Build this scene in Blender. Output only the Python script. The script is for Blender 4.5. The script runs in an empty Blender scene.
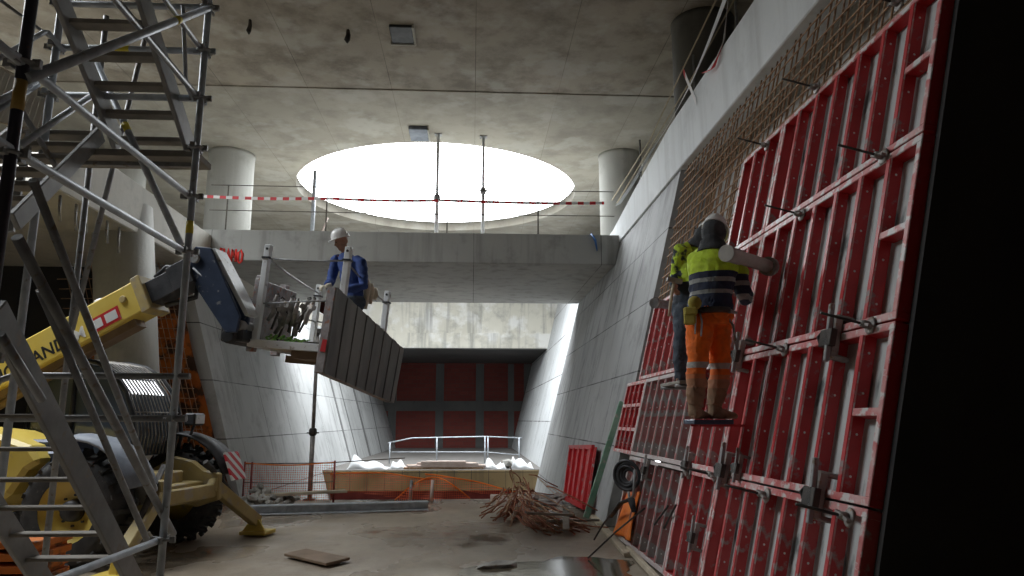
import bpy, bmesh, math, random
from mathutils import Vector, Matrix, Euler, noise as mnoise
R = math.radians
random.seed(7)
SC = bpy.context.scene
COL = SC.collection

# ------------------------------------------------------------------ camera, sky, exposure
F_PX = 711.0
PITCH = math.atan(132 / F_PX)
YAW = math.atan(40 / (F_PX * math.cos(PITCH) + 132 * math.sin(PITCH)))
EYE = Vector((0, 0, 1.65))
cam_d = bpy.data.cameras.new('camera')
cam_d.sensor_width = 36.0
cam_d.lens = F_PX / 1024 * 36.0
cam_d.clip_start = 0.05
cam = bpy.data.objects.new('camera', cam_d)
COL.objects.link(cam)
cam.location = EYE
cam.rotation_euler = Euler((math.pi / 2 + PITCH, 0, -YAW), 'XYZ')
SC.camera = cam

world = bpy.data.worlds.new('overcast_sky')
SC.world = world
world.use_nodes = True
wn = world.node_tree
bg = wn.nodes['Background']
bg.inputs[0].default_value = (0.93, 0.97, 1.0, 1)
bg.inputs[1].default_value = 6.0
vs = SC.view_settings
vs.view_transform = 'Standard'
vs.look = 'None'
vs.gamma = 1
vs.use_curve_mapping = False
vs.exposure = 1.22
SC.cycles.max_bounces = 9
SC.cycles.diffuse_bounces = 7
SC.cycles.use_denoising = True
SC.cycles.sample_clamp_indirect = 6

HOLE_C, HOLE_R = (-1.22, 23.2), 4.62      # circular opening in the station roof
FILL_HOLE_C, FILL_HOLE_R = (-9.4, 9.1), 3.2       # unseen opening, added to light the formwork from the left
CEIL = 9.15
CEIL_T = 0.35


def portal(cx, cy, r):
    l = bpy.data.lights.new('sky_portal', 'AREA')
    l.shape = 'DISK'
    l.size = 2 * r
    l.cycles.is_portal = True
    o = bpy.data.objects.new('sky_portal', l)
    COL.objects.link(o)
    o.location = (cx, cy, CEIL + CEIL_T)


portal(HOLE_C[0], HOLE_C[1], HOLE_R)
portal(FILL_HOLE_C[0], FILL_HOLE_C[1], FILL_HOLE_R)

# ------------------------------------------------------------------ sight lines -> points at a chosen real distance
_f = Vector((math.sin(YAW) * math.cos(PITCH), math.cos(YAW) * math.cos(PITCH), math.sin(PITCH)))
_r = Vector((math.cos(YAW), -math.sin(YAW), 0))
_u = _r.cross(_f)


def ray(u, v):
    return _r * (u - 512) - _u * (v - 288) + _f * F_PX


def at(u, v, Y):
    d = ray(u, v)
    return EYE + d * (Y / d.y)


def atz(u, v, z):
    d = ray(u, v)
    return EYE + d * ((z - EYE.z) / d.z)


BAT = 0.25                                # batter of the right wall: x = 2.1 + BAT*z


def wallpt(u, v, k=2.1):
    d = ray(u, v)
    n = Vector((1, 0, -BAT))
    return EYE + d * ((k - n.dot(EYE)) / n.dot(d))


# ------------------------------------------------------------------ mesh helper
ROOTM = {}


class MB:
    def __init__(s):
        s.v, s.f, s.m, s.s = [], [], [], []
        s.mi = 0

    def add(s, vs_, fs, smooth=False):
        b = len(s.v)
        s.v += [Vector(p) for p in vs_]
        for f in fs:
            s.f.append([b + i for i in f])
            s.m.append(s.mi)
            s.s.append(smooth)
        return s

    def box(s, c, d, rot=None):
        c = Vector(c)
        M = rot if rot else Matrix.Identity(3)
        if isinstance(M, Euler):
            M = M.to_matrix()
        p = [c + M @ Vector((x * d[0] / 2, y * d[1] / 2, z * d[2] / 2)) for x in (-1, 1) for y in (-1, 1) for z in (-1, 1)]
        return s.add(p, [(0, 1, 3, 2), (4, 6, 7, 5), (0, 4, 5, 1), (2, 3, 7, 6), (0, 2, 6, 4), (1, 5, 7, 3)])

    def bar(s, p0, p1, w, h, up=(0, 0, 1)):
        p0, p1 = Vector(p0), Vector(p1)
        t = (p1 - p0).normalized()
        a = t.cross(Vector(up))
        if a.length < 1e-4:
            a = t.cross(Vector((1, 0, 0)))
        a.normalize()
        b = a.cross(t)
        o = [(-w / 2, -h / 2), (w / 2, -h / 2), (w / 2, h / 2), (-w / 2, h / 2)]
        p = [q + a * x + b * y for q in (p0, p1) for x, y in o]
        return s.add(p, [(3, 2, 1, 0), (4, 5, 6, 7), (0, 1, 5, 4), (1, 2, 6, 5), (2, 3, 7, 6), (3, 0, 4, 7)])

    def loft(s, rings, smooth=True, caps=True, closed=False):
        n = len(rings[0])
        vs_ = [p for r in rings for p in r]
        fs = []
        m = len(rings)
        for i in range(m if closed else m - 1):
            j = (i + 1) % m
            for k in range(n):
                k2 = (k + 1) % n
                fs.append((i * n + k, i * n + k2, j * n + k2, j * n + k))
        s.add(vs_, fs, smooth)
        if caps and not closed:
            b = len(s.v) - len(vs_)
            s.f.append([b + k for k in range(n)][::-1]); s.m.append(s.mi); s.s.append(False)
            s.f.append([b + (m - 1) * n + k for k in range(n)]); s.m.append(s.mi); s.s.append(False)
        return s

    def path(s, pts, r, n=8, closed=False, flat=None):
        pts = [Vector(p) for p in pts]
        rr = r if isinstance(r, (list, tuple)) else [r] * len(pts)
        rings = []
        up = None
        N = len(pts)
        for i, p in enumerate(pts):
            if closed:
                t = (pts[(i + 1) % N] - pts[i - 1]).normalized()
            else:
                t = (pts[min(i + 1, N - 1)] - pts[max(i - 1, 0)]).normalized()
            if up is None:
                up = Vector((0, 0, 1)) if abs(t.z) < .9 else Vector((1, 0, 0))
            a = t.cross(up)
            if a.length < 1e-5:
                a = t.orthogonal()
            a.normalize()
            b = a.cross(t).normalized()
            up = b
            k = flat if flat else 1
            rings.append([p + a * (math.cos(2 * math.pi * j / n) * rr[i]) + b * (math.sin(2 * math.pi * j / n) * rr[i] * k) for j in range(n)])
        return s.loft(rings, True, True, closed)

    def tube(s, p0, p1, r, n=8):
        return s.path([p0, p1], r, n)

    def lathe(s, prof, c=(0, 0, 0), axis='Z', n=20, M=None, caps=True):
        c = Vector(c)
        rings = []
        for r, z in prof:
            ring = []
            for j in range(n):
                a = 2 * math.pi * j / n
                p = Vector((r * math.cos(a), r * math.sin(a), z))
                if axis == 'Y':
                    p = Vector((p.x, p.z, p.y))
                elif axis == 'X':
                    p = Vector((p.z, p.x, p.y))
                if M is not None:
                    p = M @ p
                ring.append(c + p)
            rings.append(ring)
        return s.loft(rings, True, caps)

    def ell(s, c, r, rot=None, n=12, m=8):
        M = rot if rot else Matrix.Identity(3)
        if isinstance(M, Euler):
            M = M.to_matrix()
        c = Vector(c)
        rings = []
        for i in range(m + 1):
            t = math.pi * (i + .02 if i == 0 else (i - .02 if i == m else i)) / m
            rings.append([c + M @ Vector((r[0] * math.sin(t) * math.cos(2 * math.pi * j / n), r[1] * math.sin(t) * math.sin(2 * math.pi * j / n), -r[2] * math.cos(t))) for j in range(n)])
        return s.loft(rings)

    def prism(s, poly, M):
        """poly: list of (x,y,) ; M(x,y,t) -> point, t in 0..1"""
        n = len(poly)
        p = [M(x, y, 0) for x, y in poly] + [M(x, y, 1) for x, y in poly]
        fs = [tuple(range(n))[::-1], tuple(range(n, 2 * n))]
        fs += [(i, (i + 1) % n, n + (i + 1) % n, n + i) for i in range(n)]
        return s.add(p, fs)

    def slab4(s, q, th):
        """four corners and a thickness vector"""
        q = [Vector(p) for p in q]
        th = Vector(th)
        p = q + [a + th for a in q]
        return s.add(p, [(3, 2, 1, 0), (4, 5, 6, 7), (0, 1, 5, 4), (1, 2, 6, 5), (2, 3, 7, 6), (3, 0, 4, 7)])

    def grid(s, P, nu, nv, smooth=True):
        vs_ = [P(i / nu, j / nv) for j in range(nv + 1) for i in range(nu + 1)]
        fs = [(j * (nu + 1) + i, j * (nu + 1) + i + 1, (j + 1) * (nu + 1) + i + 1, (j + 1) * (nu + 1) + i) for j in range(nv) for i in range(nu)]
        return s.add(vs_, fs, smooth)

    def rock(s, c, r, seed, rot):
        rnd = random.Random(seed)
        bm = bmesh.new()
        bmesh.ops.create_icosphere(bm, subdivisions=1, radius=1)
        M = Euler(rot).to_matrix()
        vs_ = []
        for v in bm.verts:
            k = rnd.uniform(.75, 1.2)
            vs_.append(Vector(c) + M @ Vector((v.co.x * r[0] * k, v.co.y * r[1] * k, v.co.z * r[2] * k)))
        fs = [[v.index for v in f.verts] for f in bm.faces]
        bm.free()
        return s.add(vs_, fs)

    def build(s, name, mats, parent=None, world=False, bevel=0, recalc=True):
        if not isinstance(mats, (list, tuple)):
            mats = [mats]
        me = bpy.data.meshes.new(name)
        vs_ = s.v
        if world and parent is not None:
            root = parent
            while root.parent is not None:
                root = root.parent
            inv = ROOTM.get(root.name, Matrix.Identity(4)).inverted()
            vs_ = [inv @ p for p in s.v]
        me.from_pydata([tuple(p) for p in vs_], [], s.f)
        for m in mats:
            me.materials.append(m)
        me.polygons.foreach_set('material_index', s.m)
        me.polygons.foreach_set('use_smooth', s.s)
        if recalc:
            bm = bmesh.new()
            bm.from_mesh(me)
            bmesh.ops.recalc_face_normals(bm, faces=bm.faces)
            bm.to_mesh(me)
            bm.free()
        me.update()
        o = bpy.data.objects.new(name, me)
        COL.objects.link(o)
        if parent is not None:
            o.parent = parent
        if bevel:
            b = o.modifiers.new('bevel', 'BEVEL')
            b.width = bevel
            b.segments = 1
            b.limit_method = 'ANGLE'
        return o


def thing(name, label, cat, loc=(0, 0, 0), rot=None, group=None):
    o = bpy.data.objects.new(name, None)
    o.empty_display_size = .1
    COL.objects.link(o)
    o.location = loc
    if rot is not None:
        if isinstance(rot, Matrix):
            o.rotation_euler = rot.to_3x3().to_euler()
        else:
            o.rotation_euler = rot
    ROOTM[o.name] = Matrix.Translation(Vector(loc)) @ o.rotation_euler.to_matrix().to_4x4()
    o['label'] = label
    o['category'] = cat
    if group:
        o['group'] = group
    return o


def tag(o, label, cat, group=None, kind=None):
    o['label'] = label
    o['category'] = cat
    if group:
        o['group'] = group
    if kind:
        o['kind'] = kind
    return o


def struct(o, label=None, cat='structure'):
    o['kind'] = 'structure'
    if label:
        o['label'] = label
        o['category'] = cat
    return o


def copy_tree(root, loc, rot=None, label=None, group=None):
    r = root.copy()
    COL.objects.link(r)
    r.location = loc
    if rot is not None:
        r.rotation_euler = rot.to_3x3().to_euler() if isinstance(rot, Matrix) else rot
    if label:
        r['label'] = label
    if group:
        r['group'] = group
    ROOTM[r.name] = Matrix.Translation(Vector(loc)) @ r.rotation_euler.to_matrix().to_4x4()
    for ch in list(root.children):
        c = ch.copy()
        COL.objects.link(c)
        c.parent = r
        for g in list(ch.children):
            d = g.copy()
            COL.objects.link(d)
            d.parent = c
    return r


# ------------------------------------------------------------------ materials
def _new(name):
    m = bpy.data.materials.new(name)
    m.use_nodes = True
    nt = m.node_tree
    b = nt.nodes['Principled BSDF']
    return m, nt, b


def _noise(nt, vec, scale, detail=4, rough=.55):
    n = nt.nodes.new('ShaderNodeTexNoise')
    n.inputs['Scale'].default_value = scale
    n.inputs['Detail'].default_value = detail
    n.inputs['Roughness'].default_value = rough
    nt.links.new(vec, n.inputs['Vector'])
    return n.outputs['Fac']


def _ramp(nt, fac, stops, interp='LINEAR'):
    r = nt.nodes.new('ShaderNodeValToRGB')
    r.color_ramp.interpolation = interp
    e = r.color_ramp.elements
    while len(e) < len(stops):
        e.new(.5)
    for i, (p, c) in enumerate(stops):
        e[i].position = p
        e[i].color = (c[0], c[1], c[2], 1) if isinstance(c, (tuple, list)) else (c, c, c, 1)
    nt.links.new(fac, r.inputs[0])
    return r.outputs[0]


def _mix(nt, fac, a, b, mode='MIX'):
    m = nt.nodes.new('ShaderNodeMix')
    m.data_type = 'RGBA'
    m.blend_type = mode
    for sock, val in ((m.inputs[0], fac), (m.inputs[6], a), (m.inputs[7], b)):
        if isinstance(val, (int, float)):
            sock.default_value = val if sock == m.inputs[0] else (val, val, val, 1)
        elif isinstance(val, (tuple, list)):
            sock.default_value = (val[0], val[1], val[2], 1)
        else:
            nt.links.new(val, sock)
    return m.outputs[2]


def _map(nt, src, scale=(1, 1, 1), rot=(0, 0, 0), loc=(0, 0, 0)):
    mp = nt.nodes.new('ShaderNodeMapping')
    mp.inputs['Scale'].default_value = scale
    mp.inputs['Rotation'].default_value = rot
    mp.inputs['Location'].default_value = loc
    nt.links.new(src, mp.inputs['Vector'])
    return mp.outputs[0]


def _obj(nt):
    return nt.nodes.new('ShaderNodeTexCoord').outputs['Object']


def _swz(nt, vec, order):
    sx = nt.nodes.new('ShaderNodeSeparateXYZ')
    nt.links.new(vec, sx.inputs[0])
    cx = nt.nodes.new('ShaderNodeCombineXYZ')
    for i, a in enumerate(order):
        nt.links.new(sx.outputs['XYZ'.index(a)], cx.inputs[i])
    return cx.outputs[0]


def _bump(nt, b, h, strength=.3, dist=.02):
    bp = nt.nodes.new('ShaderNodeBump')
    bp.inputs['Strength'].default_value = strength
    bp.inputs['Distance'].default_value = dist
    nt.links.new(h, bp.inputs['Height'])
    nt.links.new(bp.outputs[0], b.inputs['Normal'])


def plain(name, c1, c2=None, scale=6, rough=.6, metal=0, bump=.15, c3=None, lo=.35, hi=.65, t3=.6, stretch=(1, 1, 1), spec=.5):
    m, nt, b = _new(name)
    v = _map(nt, _obj(nt), stretch)
    n = _noise(nt, v, scale)
    col = _ramp(nt, n, [(lo, c1), (hi, c2 or c1)])
    if c3:
        n2 = _noise(nt, v, scale * 2.3, 6)
        k = _ramp(nt, n2, [(t3 - .04, 0), (t3 + .04, 1)])
        col = _mix(nt, k, col, c3)
    nt.links.new(col, b.inputs['Base Color'])
    b.inputs['Roughness'].default_value = rough
    b.inputs['Metallic'].default_value = metal
    b.inputs['Specular IOR Level'].default_value = spec
    if bump:
        _bump(nt, b, _noise(nt, v, scale * 6), bump, .01)
    return m


def concrete(name, c1, c2, dark=(.1, .1, .095), streak=.5, joints=None, order='YZX', rough=.75, blot=.55, jcol=(.05, .05, .05), bump=.35, pale=None):
    m, nt, b = _new(name)
    o = _obj(nt)
    n1 = _noise(nt, o, .35, 6)
    col = _ramp(nt, n1, [(.3, c1), (.7, c2)])
    n2 = _noise(nt, o, 1.6, 7, .65)
    col = _mix(nt, _ramp(nt, n2, [(blot, 0), (blot + .22, .6)]), col, dark)
    if pale:
        n4 = _noise(nt, _map(nt, o, (1, 1, 1), (0, 0, 0), (9, 4, 2)), .9, 5, .6)
        col = _mix(nt, _ramp(nt, n4, [(.52, 0), (.62, .8)]), col, pale)
    if streak:
        st = _noise(nt, _map(nt, o, (1.6, 1.6, .12)), 1.8, 5, .6)
        col = _mix(nt, _ramp(nt, st, [(.5, 0), (.72, streak)]), col, dark)
    h = _noise(nt, o, 9, 6, .7)
    if joints:
        w, hh, off, mort = joints
        br = nt.nodes.new('ShaderNodeTexBrick')
        br.offset = off
        nt.links.new(_swz(nt, o, order), br.inputs['Vector'])
        br.inputs['Scale'].default_value = 1
        br.inputs['Brick Width'].default_value = w
        br.inputs['Row Height'].default_value = hh
        br.inputs['Mortar Size'].default_value = mort
        br.inputs['Mortar Smooth'].default_value = .3
        for i, k in (('Color1', .88), ('Color2', 1.0)):
            br.inputs[i].default_value = (k, k, k, 1)
        br.inputs['Mortar'].default_value = (1, 1, 1, 1)
        col = _mix(nt, 1.0, col, br.outputs['Color'], 'MULTIPLY')
        nz = _noise(nt, o, .8, 3)
        k = nt.nodes.new('ShaderNodeMath')
        k.operation = 'MULTIPLY'
        nt.links.new(br.outputs['Fac'], k.inputs[0])
        nt.links.new(_ramp(nt, nz, [(.3, .35), (.6, 1)]), k.inputs[1])
        col = _mix(nt, k.outputs[0], col, jcol)
    nt.links.new(col, b.inputs['Base Color'])
    b.inputs['Roughness'].default_value = rough
    _bump(nt, b, h, bump, .02)
    return m


def banded(name, stops, axis='Z', lo=0, hi=1, noise=None, rough=.8, c_noise=None):
    """bands of cloth/paint colour along an axis of the object (real stripes)"""
    m, nt, b = _new(name)
    o = _obj(nt)
    sx = nt.nodes.new('ShaderNodeSeparateXYZ')
    nt.links.new(o, sx.inputs[0])
    mr = nt.nodes.new('ShaderNodeMapRange')
    mr.inputs['From Min'].default_value = lo
    mr.inputs['From Max'].default_value = hi
    nt.links.new(sx.outputs['XYZ'.index(axis)], mr.inputs['Value'])
    col = _ramp(nt, mr.outputs[0], stops, 'CONSTANT')
    if noise:
        sc, thr, c = noise
        n = _noise(nt, o, sc, 3)
        col = _mix(nt, _ramp(nt, n, [(thr - .03, 0), (thr + .03, 1)]), col, c)
    n = _noise(nt, o, 14, 5)
    col = _mix(nt, _ramp(nt, n, [(.4, 0), (.75, .35)]), col, (.05, .045, .04))
    nt.links.new(col, b.inputs['Base Color'])
    b.inputs['Roughness'].default_value = rough
    _bump(nt, b, _noise(nt, o, 30, 3), .3, .01)
    return m


def stripes(name, c1, c2, direction, period, rough=.5):
    m, nt, b = _new(name)
    o = _obj(nt)
    d = nt.nodes.new('ShaderNodeVectorMath')
    d.operation = 'DOT_PRODUCT'
    nt.links.new(o, d.inputs[0])
    d.inputs[1].default_value = Vector(direction).normalized() / period
    fr = nt.nodes.new('ShaderNodeMath')
    fr.operation = 'FRACT'
    nt.links.new(d.outputs['Value'], fr.inputs[0])
    col = _ramp(nt, fr.outputs[0], [(0, c1), (.5, c2)], 'CONSTANT')
    nt.links.new(col, b.inputs['Base Color'])
    b.inputs['Roughness'].default_value = rough
    return m


def mesh_alpha(name, c, order, pitch, cover, c2=None):
    """woven net: an alpha lattice"""
    m, nt, b = _new(name)
    o = _obj(nt)
    v = _swz(nt, o, order)
    br = nt.nodes.new('ShaderNodeTexBrick')
    br.offset = 0
    br.inputs['Scale'].default_value = 1
    br.inputs['Brick Width'].default_value = pitch
    br.inputs['Row Height'].default_value = pitch
    br.inputs['Mortar Size'].default_value = pitch * cover
    br.inputs['Mortar Smooth'].default_value = 0
    nt.links.new(v, br.inputs['Vector'])
    b.inputs['Base Color'].default_value = (*c, 1)
    b.inputs['Roughness'].default_value = .6
    nt.links.new(br.outputs['Fac'], b.inputs['Alpha'])
    return m


M = {}
M['wall'] = concrete('wall_concrete', (.42, .43, .43), (.56, .57, .57), (.19, .19, .19), .6, (2.7, 1.22, .0, .014), 'YZX')
M['wallL'] = concrete('left_wall_concrete', (.40, .41, .41), (.56, .57, .57), (.2, .2, .2), .5, (2.1, 1.25, .0, .013), 'YZX')
M['band'] = concrete('capping_concrete', (.68, .71, .72), (.78, .81, .82), (.5, .51, .51), .55, None)
M['ceil'] = concrete('ceiling_concrete', (.31, .285, .24), (.46, .43, .365), (.13, .115, .095), 0, (1.92, 3.86, .0, .008), 'XYZ', .8, .44, (.12, .11, .09), .4, (.48, .47, .43))
M['deck'] = concrete('deck_concrete', (.36, .36, .34), (.46, .46, .43), (.16, .155, .14), .55, (3.1, 60, 0, .01), 'XZY', .8, .55)
M['col'] = concrete('column_concrete', (.48, .48, .45), (.56, .56, .53), (.3, .29, .26), .4, None)
M['farbeam'] = concrete('stained_beam_concrete', (.52, .50, .43), (.66, .64, .56), (.2, .2, .19), .7, None, blot=.5, pale=(.74, .74, .72))
M['slabL'] = concrete('slab_concrete', (.40, .38, .33), (.50, .48, .42), (.2, .19, .16), .3, None)
M['unlit'] = plain('unlit_wall_black', (.018, .018, .02), (.03, .028, .026), 1.2, .8, 0, .3)  # near-black base puts the lack of light into the wall colour
M['backconc'] = concrete('rough_back_concrete', (.58, .58, .57), (.72, .72, .71), (.3, .29, .27), .4, None)
M['galv'] = plain('galvanised_steel', (.36, .39, .43), (.52, .56, .60), 9, .5, .25, .1, (.3, .28, .25), t3=.68)
M['galvdull'] = plain('dull_steel', (.22, .225, .23), (.34, .345, .35), 7, .5, .4, .15, (.2, .16, .12), t3=.62)
M['alu'] = plain('dusty_aluminium', (.23, .228, .22), (.33, .327, .32), 5, .55, .3, .1, (.3, .26, .22), t3=.64)
M['tread'] = plain('dirty_tread', (.20, .18, .155), (.29, .265, .23), 5, .8, 0, .2)
M['blackpost'] = plain('dark_painted_steel', (.02, .02, .03), (.05, .045, .06), 7, .4, .1, .1, (.12, .06, .04), t3=.66)
M['yellowtape'] = plain('yellow_tape', (.75, .6, .04), (.85, .72, .1), 8, .5, 0, 0)
M['rust'] = plain('rusty_rebar', (.30, .17, .095), (.44, .28, .17), 5, .85, 0, .4, (.52, .42, .33), t3=.62)
M['rustdark'] = plain('dark_rust', (.22, .075, .04), (.34, .13, .07), 6, .9, 0, .4)
M['red'] = plain('red_formwork_steel', (.42, .014, .017), (.52, .02, .026), 3, .45, .0, .15, (.27, .22, .215), t3=.65)
M['redworn'] = plain('worn_red_steel', (.46, .03, .034), (.52, .075, .075), 3.5, .55, .0, .2, (.36, .29, .28), t3=.6)
M['redgrey'] = plain('cement_splashed_red_steel', (.34, .07, .07), (.40, .19, .18), 3.5, .7, .0, .25, (.34, .31, .30), t3=.54)
M['redfront'] = plain('scraped_rib_front', (.56, .12, .12), (.64, .38, .37), 5, .5, .0, .1, (.66, .62, .61), t3=.54)
M['greyfront'] = plain('cement_grey_rib_front', (.46, .38, .37), (.58, .54, .53), 3, .6, .0, .15, (.5, .2, .19), t3=.66)
M['ply'] = plain('grey_plywood', (.42, .46, .45), (.66, .69, .69), 2.6, .75, 0, .1, (.16, .18, .18), t3=.6, stretch=(1, .35, 1))
M['hole'] = plain('bolt_hole_light', (.75, .74, .72), None, 5, .6, 0, 0)  # light showing through the bolt holes, painted as pale discs
M['clampsteel'] = plain('clamp_steel', (.20, .19, .18), (.38, .36, .34), 8, .55, .35, .3, (.28, .17, .1), t3=.66)
M['darksteel'] = plain('blackened_steel', (.03, .028, .027), (.08, .07, .06), 9, .55, .3, .3)
M['timber'] = plain('weathered_timber', (.42, .36, .27), (.58, .50, .38), 3, .8, 0, .3, (.25, .2, .15), t3=.66)
M['paletimber'] = plain('pink_grey_timber', (.58, .45, .40), (.70, .60, .55), 3, .8, 0, .2)
M['greenwood'] = plain('green_painted_board', (.17, .36, .25), (.30, .48, .37), 3, .7, 0, .2, (.42, .44, .4), t3=.62)
M['orange'] = plain('orange_sheet', (.85, .17, .01), (.95, .25, .02), 5, .6, 0, .2, (.25, .08, .03), t3=.68)
M['tarp'] = plain('orange_tarpaulin', (.50, .12, .012), (.62, .18, .02), 1.1, .7, 0, .5, (.07, .03, .015), t3=.52)
M['rubber'] = plain('black_rubber', (.025, .025, .026), (.05, .05, .05), 8, .75, 0, .3, (.12, .115, .1), t3=.68)
M['yellow'] = plain('yellow_machine_paint', (.64, .47, .08), (.70, .54, .13), 2, .4, 0, .1, (.40, .33, .18), t3=.68)
M['dirtyyellow'] = plain('dusty_yellow_paint', (.38, .29, .11), (.48, .38, .17), 3, .6, 0, .2, (.36, .3, .2), t3=.58)
M['blue'] = plain('navy_machine_paint', (.022, .035, .07), (.04, .06, .11), 4, .4, .1, .15, (.22, .23, .24), t3=.66)
M['fender'] = plain('grey_blue_fender', (.16, .18, .22), (.26, .29, .34), 4, .6, 0, .15)
M['machdark'] = plain('dark_machine_steel', (.02, .022, .026), (.05, .05, .055), 6, .5, .2, .2)
M['whitepost'] = plain('white_painted_steel', (.62, .64, .65), (.74, .76, .77), 5, .5, 0, .15, (.36, .33, .3), t3=.66)
M['carriage'] = plain('rust_grey_carriage', (.18, .16, .16), (.34, .31, .31), 6, .65, .2, .3, (.3, .14, .1), t3=.6)
M['leaf'] = plain('green_leaf', (.10, .28, .04), (.22, .42, .08), 10, .7, 0, 0)
M['panelgrey'] = plain('wet_grey_board', (.085, .085, .09), (.23, .23, .22), 1.6, .38, 0, .1, stretch=(1, 1, .4))
M['helmet'] = plain('white_helmet', (.80, .80, .78), (.86, .86, .84), 6, .3, 0, 0)
M['skin'] = plain('skin', (.36, .19, .13), (.45, .25, .17), 12, .6, 0, .1)
M['glove'] = plain('pale_work_glove', (.55, .50, .40), (.65, .60, .5), 12, .8, 0, .2)
M['navy'] = plain('blue_work_jacket', (.02, .045, .16), (.035, .075, .26), 9, .85, 0, .5)
M['jeans'] = plain('dark_blue_trousers', (.035, .05, .07), (.09, .11, .14), 10, .9, 0, .4)
M['hood'] = plain('charcoal_hood', (.03, .033, .036), (.07, .075, .08), 10, .9, 0, .5)
M['boot'] = plain('muddy_boot', (.20, .12, .07), (.34, .23, .15), 10, .85, 0, .4)
M['pouch'] = plain('yellow_leather_pouch', (.30, .24, .03), (.42, .35, .07), 10, .8, 0, .3)
M['rubble'] = plain('broken_concrete', (.24, .23, .21), (.46, .45, .42), 5, .9, 0, .5, (.2, .12, .08), t3=.66)
M['whitesheet'] = plain('white_plastic_sheeting', (.80, .82, .84), (.88, .9, .92), 3, .5, 0, .3)
M['slabfar'] = concrete('brown_slab_edge', (.30, .22, .11), (.40, .30, .16), (.15, .12, .08), .6, (.55, 3, 0, .012), 'XZY')
M['redbrown'] = plain('dark_red_beam', (.20, .02, .018), (.26, .035, .03), 4, .6, 0, .2)
M['paintred'] = plain('red_spray_paint', (.70, .03, .02), None, 5, .6, 0, 0)
M['paintblue'] = plain('blue_spray_paint', (.05, .16, .42), None, 5, .6, 0, 0)
M['lettering'] = plain('black_lettering', (.015, .015, .015), None, 5, .5, 0, 0)
M['white'] = plain('white_lettering', (.75, .75, .73), None, 5, .5, 0, 0)
M['tapestripe'] = stripes('red_white_tape', (.70, .04, .05), (.85, .83, .82), (1, .4, 0), .28)
M['hazard'] = stripes('hazard_stripes', (.62, .03, .05), (.80, .80, .79), (0, .7, .7), .13)
M['rope'] = plain('dark_rope', (.10, .09, .08), (.18, .16, .13), 9, .9, 0, 0)
M['palerope'] = plain('tan_rope', (.40, .34, .22), (.5, .42, .3), 9, .9, 0, 0)
M['net'] = mesh_alpha('orange_net', (.75, .13, .04), 'XZY', .045, .06)
M['beige_mesh'] = mesh_alpha('beige_mesh_guard', (.46, .43, .36), 'XZY', .02, .33)
M['greenstuff'] = plain('teal_plastic', (.05, .30, .28), None, 5, .6, 0, 0)
M['brown_board'] = plain('brown_board', (.15, .10, .06), (.22, .15, .10), 4, .7, 0, .3)


def brick_mat():
    m, nt, b = _new('red_brick')
    o = _obj(nt)
    br = nt.nodes.new('ShaderNodeTexBrick')
    nt.links.new(_swz(nt, o, 'XZY'), br.inputs['Vector'])
    br.inputs['Scale'].default_value = 1
    br.inputs['Brick Width'].default_value = .5
    br.inputs['Row Height'].default_value = .22
    br.inputs['Mortar Size'].default_value = .012
    br.inputs['Color1'].default_value = (.16, .032, .025, 1)
    br.inputs['Color2'].default_value = (.19, .04, .03, 1)
    br.inputs['Mortar'].default_value = (.12, .05, .045, 1)
    nt.links.new(br.outputs['Color'], b.inputs['Base Color'])
    b.inputs['Roughness'].default_value = .85
    return m


M['brick'] = brick_mat()


def ceiling_pours(m):
    nt = m.node_tree
    b = nt.nodes['Principled BSDF']
    src = b.inputs['Base Color'].links[0].from_socket
    sx = nt.nodes.new('ShaderNodeSeparateXYZ')
    nt.links.new(_obj(nt), sx.inputs[0])
    gt = nt.nodes.new('ShaderNodeMath'); gt.operation = 'GREATER_THAN'; gt.inputs[1].default_value = 15.44
    nt.links.new(sx.outputs[1], gt.inputs[0])
    col = _mix(nt, gt.outputs[0], _mix(nt, 1.0, src, (1.0, .95, .91), 'MULTIPLY'), _mix(nt, .35, src, (.46, .425, .35)))
    nt.links.new(col, b.inputs['Base Color'])


ceiling_pours(M['ceil'])


def floor_mat():
    m, nt, b = _new('wet_muddy_floor')
    o = _obj(nt)
    n1 = _noise(nt, o, .5, 8, .62)
    col = _ramp(nt, n1, [(.3, (.22, .175, .125)), (.5, (.32, .265, .20)), (.7, (.42, .365, .29))])
    n2 = _noise(nt, o, 4, 9, .7)
    col = _mix(nt, _ramp(nt, n2, [(.48, 0), (.7, .55)]), col, (.11, .085, .062))
    n3 = _noise(nt, _map(nt, o, (.5, 1.4, 1), (0, 0, .3)), 1.1, 6, .6)
    col = _mix(nt, _ramp(nt, n3, [(.58, 0), (.72, .45)]), col, (.33, .31, .28))
    pud = _noise(nt, _map(nt, o, (1, .6, 1), (0, 0, 0), (3.2, 1.9, 0)), .5, 5, .5)
    rg = _ramp(nt, pud, [(.40, .55), (.60, .10)])
    nt.links.new(col, b.inputs['Base Color'])
    nt.links.new(rg, b.inputs['Roughness'])
    k = _ramp(nt, pud, [(.44, 0), (.60, 1)])
    h = _mix(nt, k, _mix(nt, .5, n2, _noise(nt, o, 1.5, 6)), .5)
    _bump(nt, b, h, .8, .06)
    return m


M['floor'] = floor_mat()

# ------------------------------------------------------------------ the setting
def b(name, c0, c1, mat, label=None, cat='structure', bevel=0):
    m = MB()
    m.box([(c0[i] + c1[i]) / 2 for i in range(3)], [c1[i] - c0[i] for i in range(3)])
    return struct(m.build(name, mat, bevel=bevel), label, cat)


# floor with slight undulation
mb = MB()
random.seed(3)
mb.box((-2, .35, -.6), (28, 30.7, 1.2))
mb.box((-2, 29.35, -1.1), (28, 27.3, .4))
fl = struct(mb.build('floor', M['floor']), 'wet muddy concrete floor with puddles and a trench beyond', 'floor')

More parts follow.
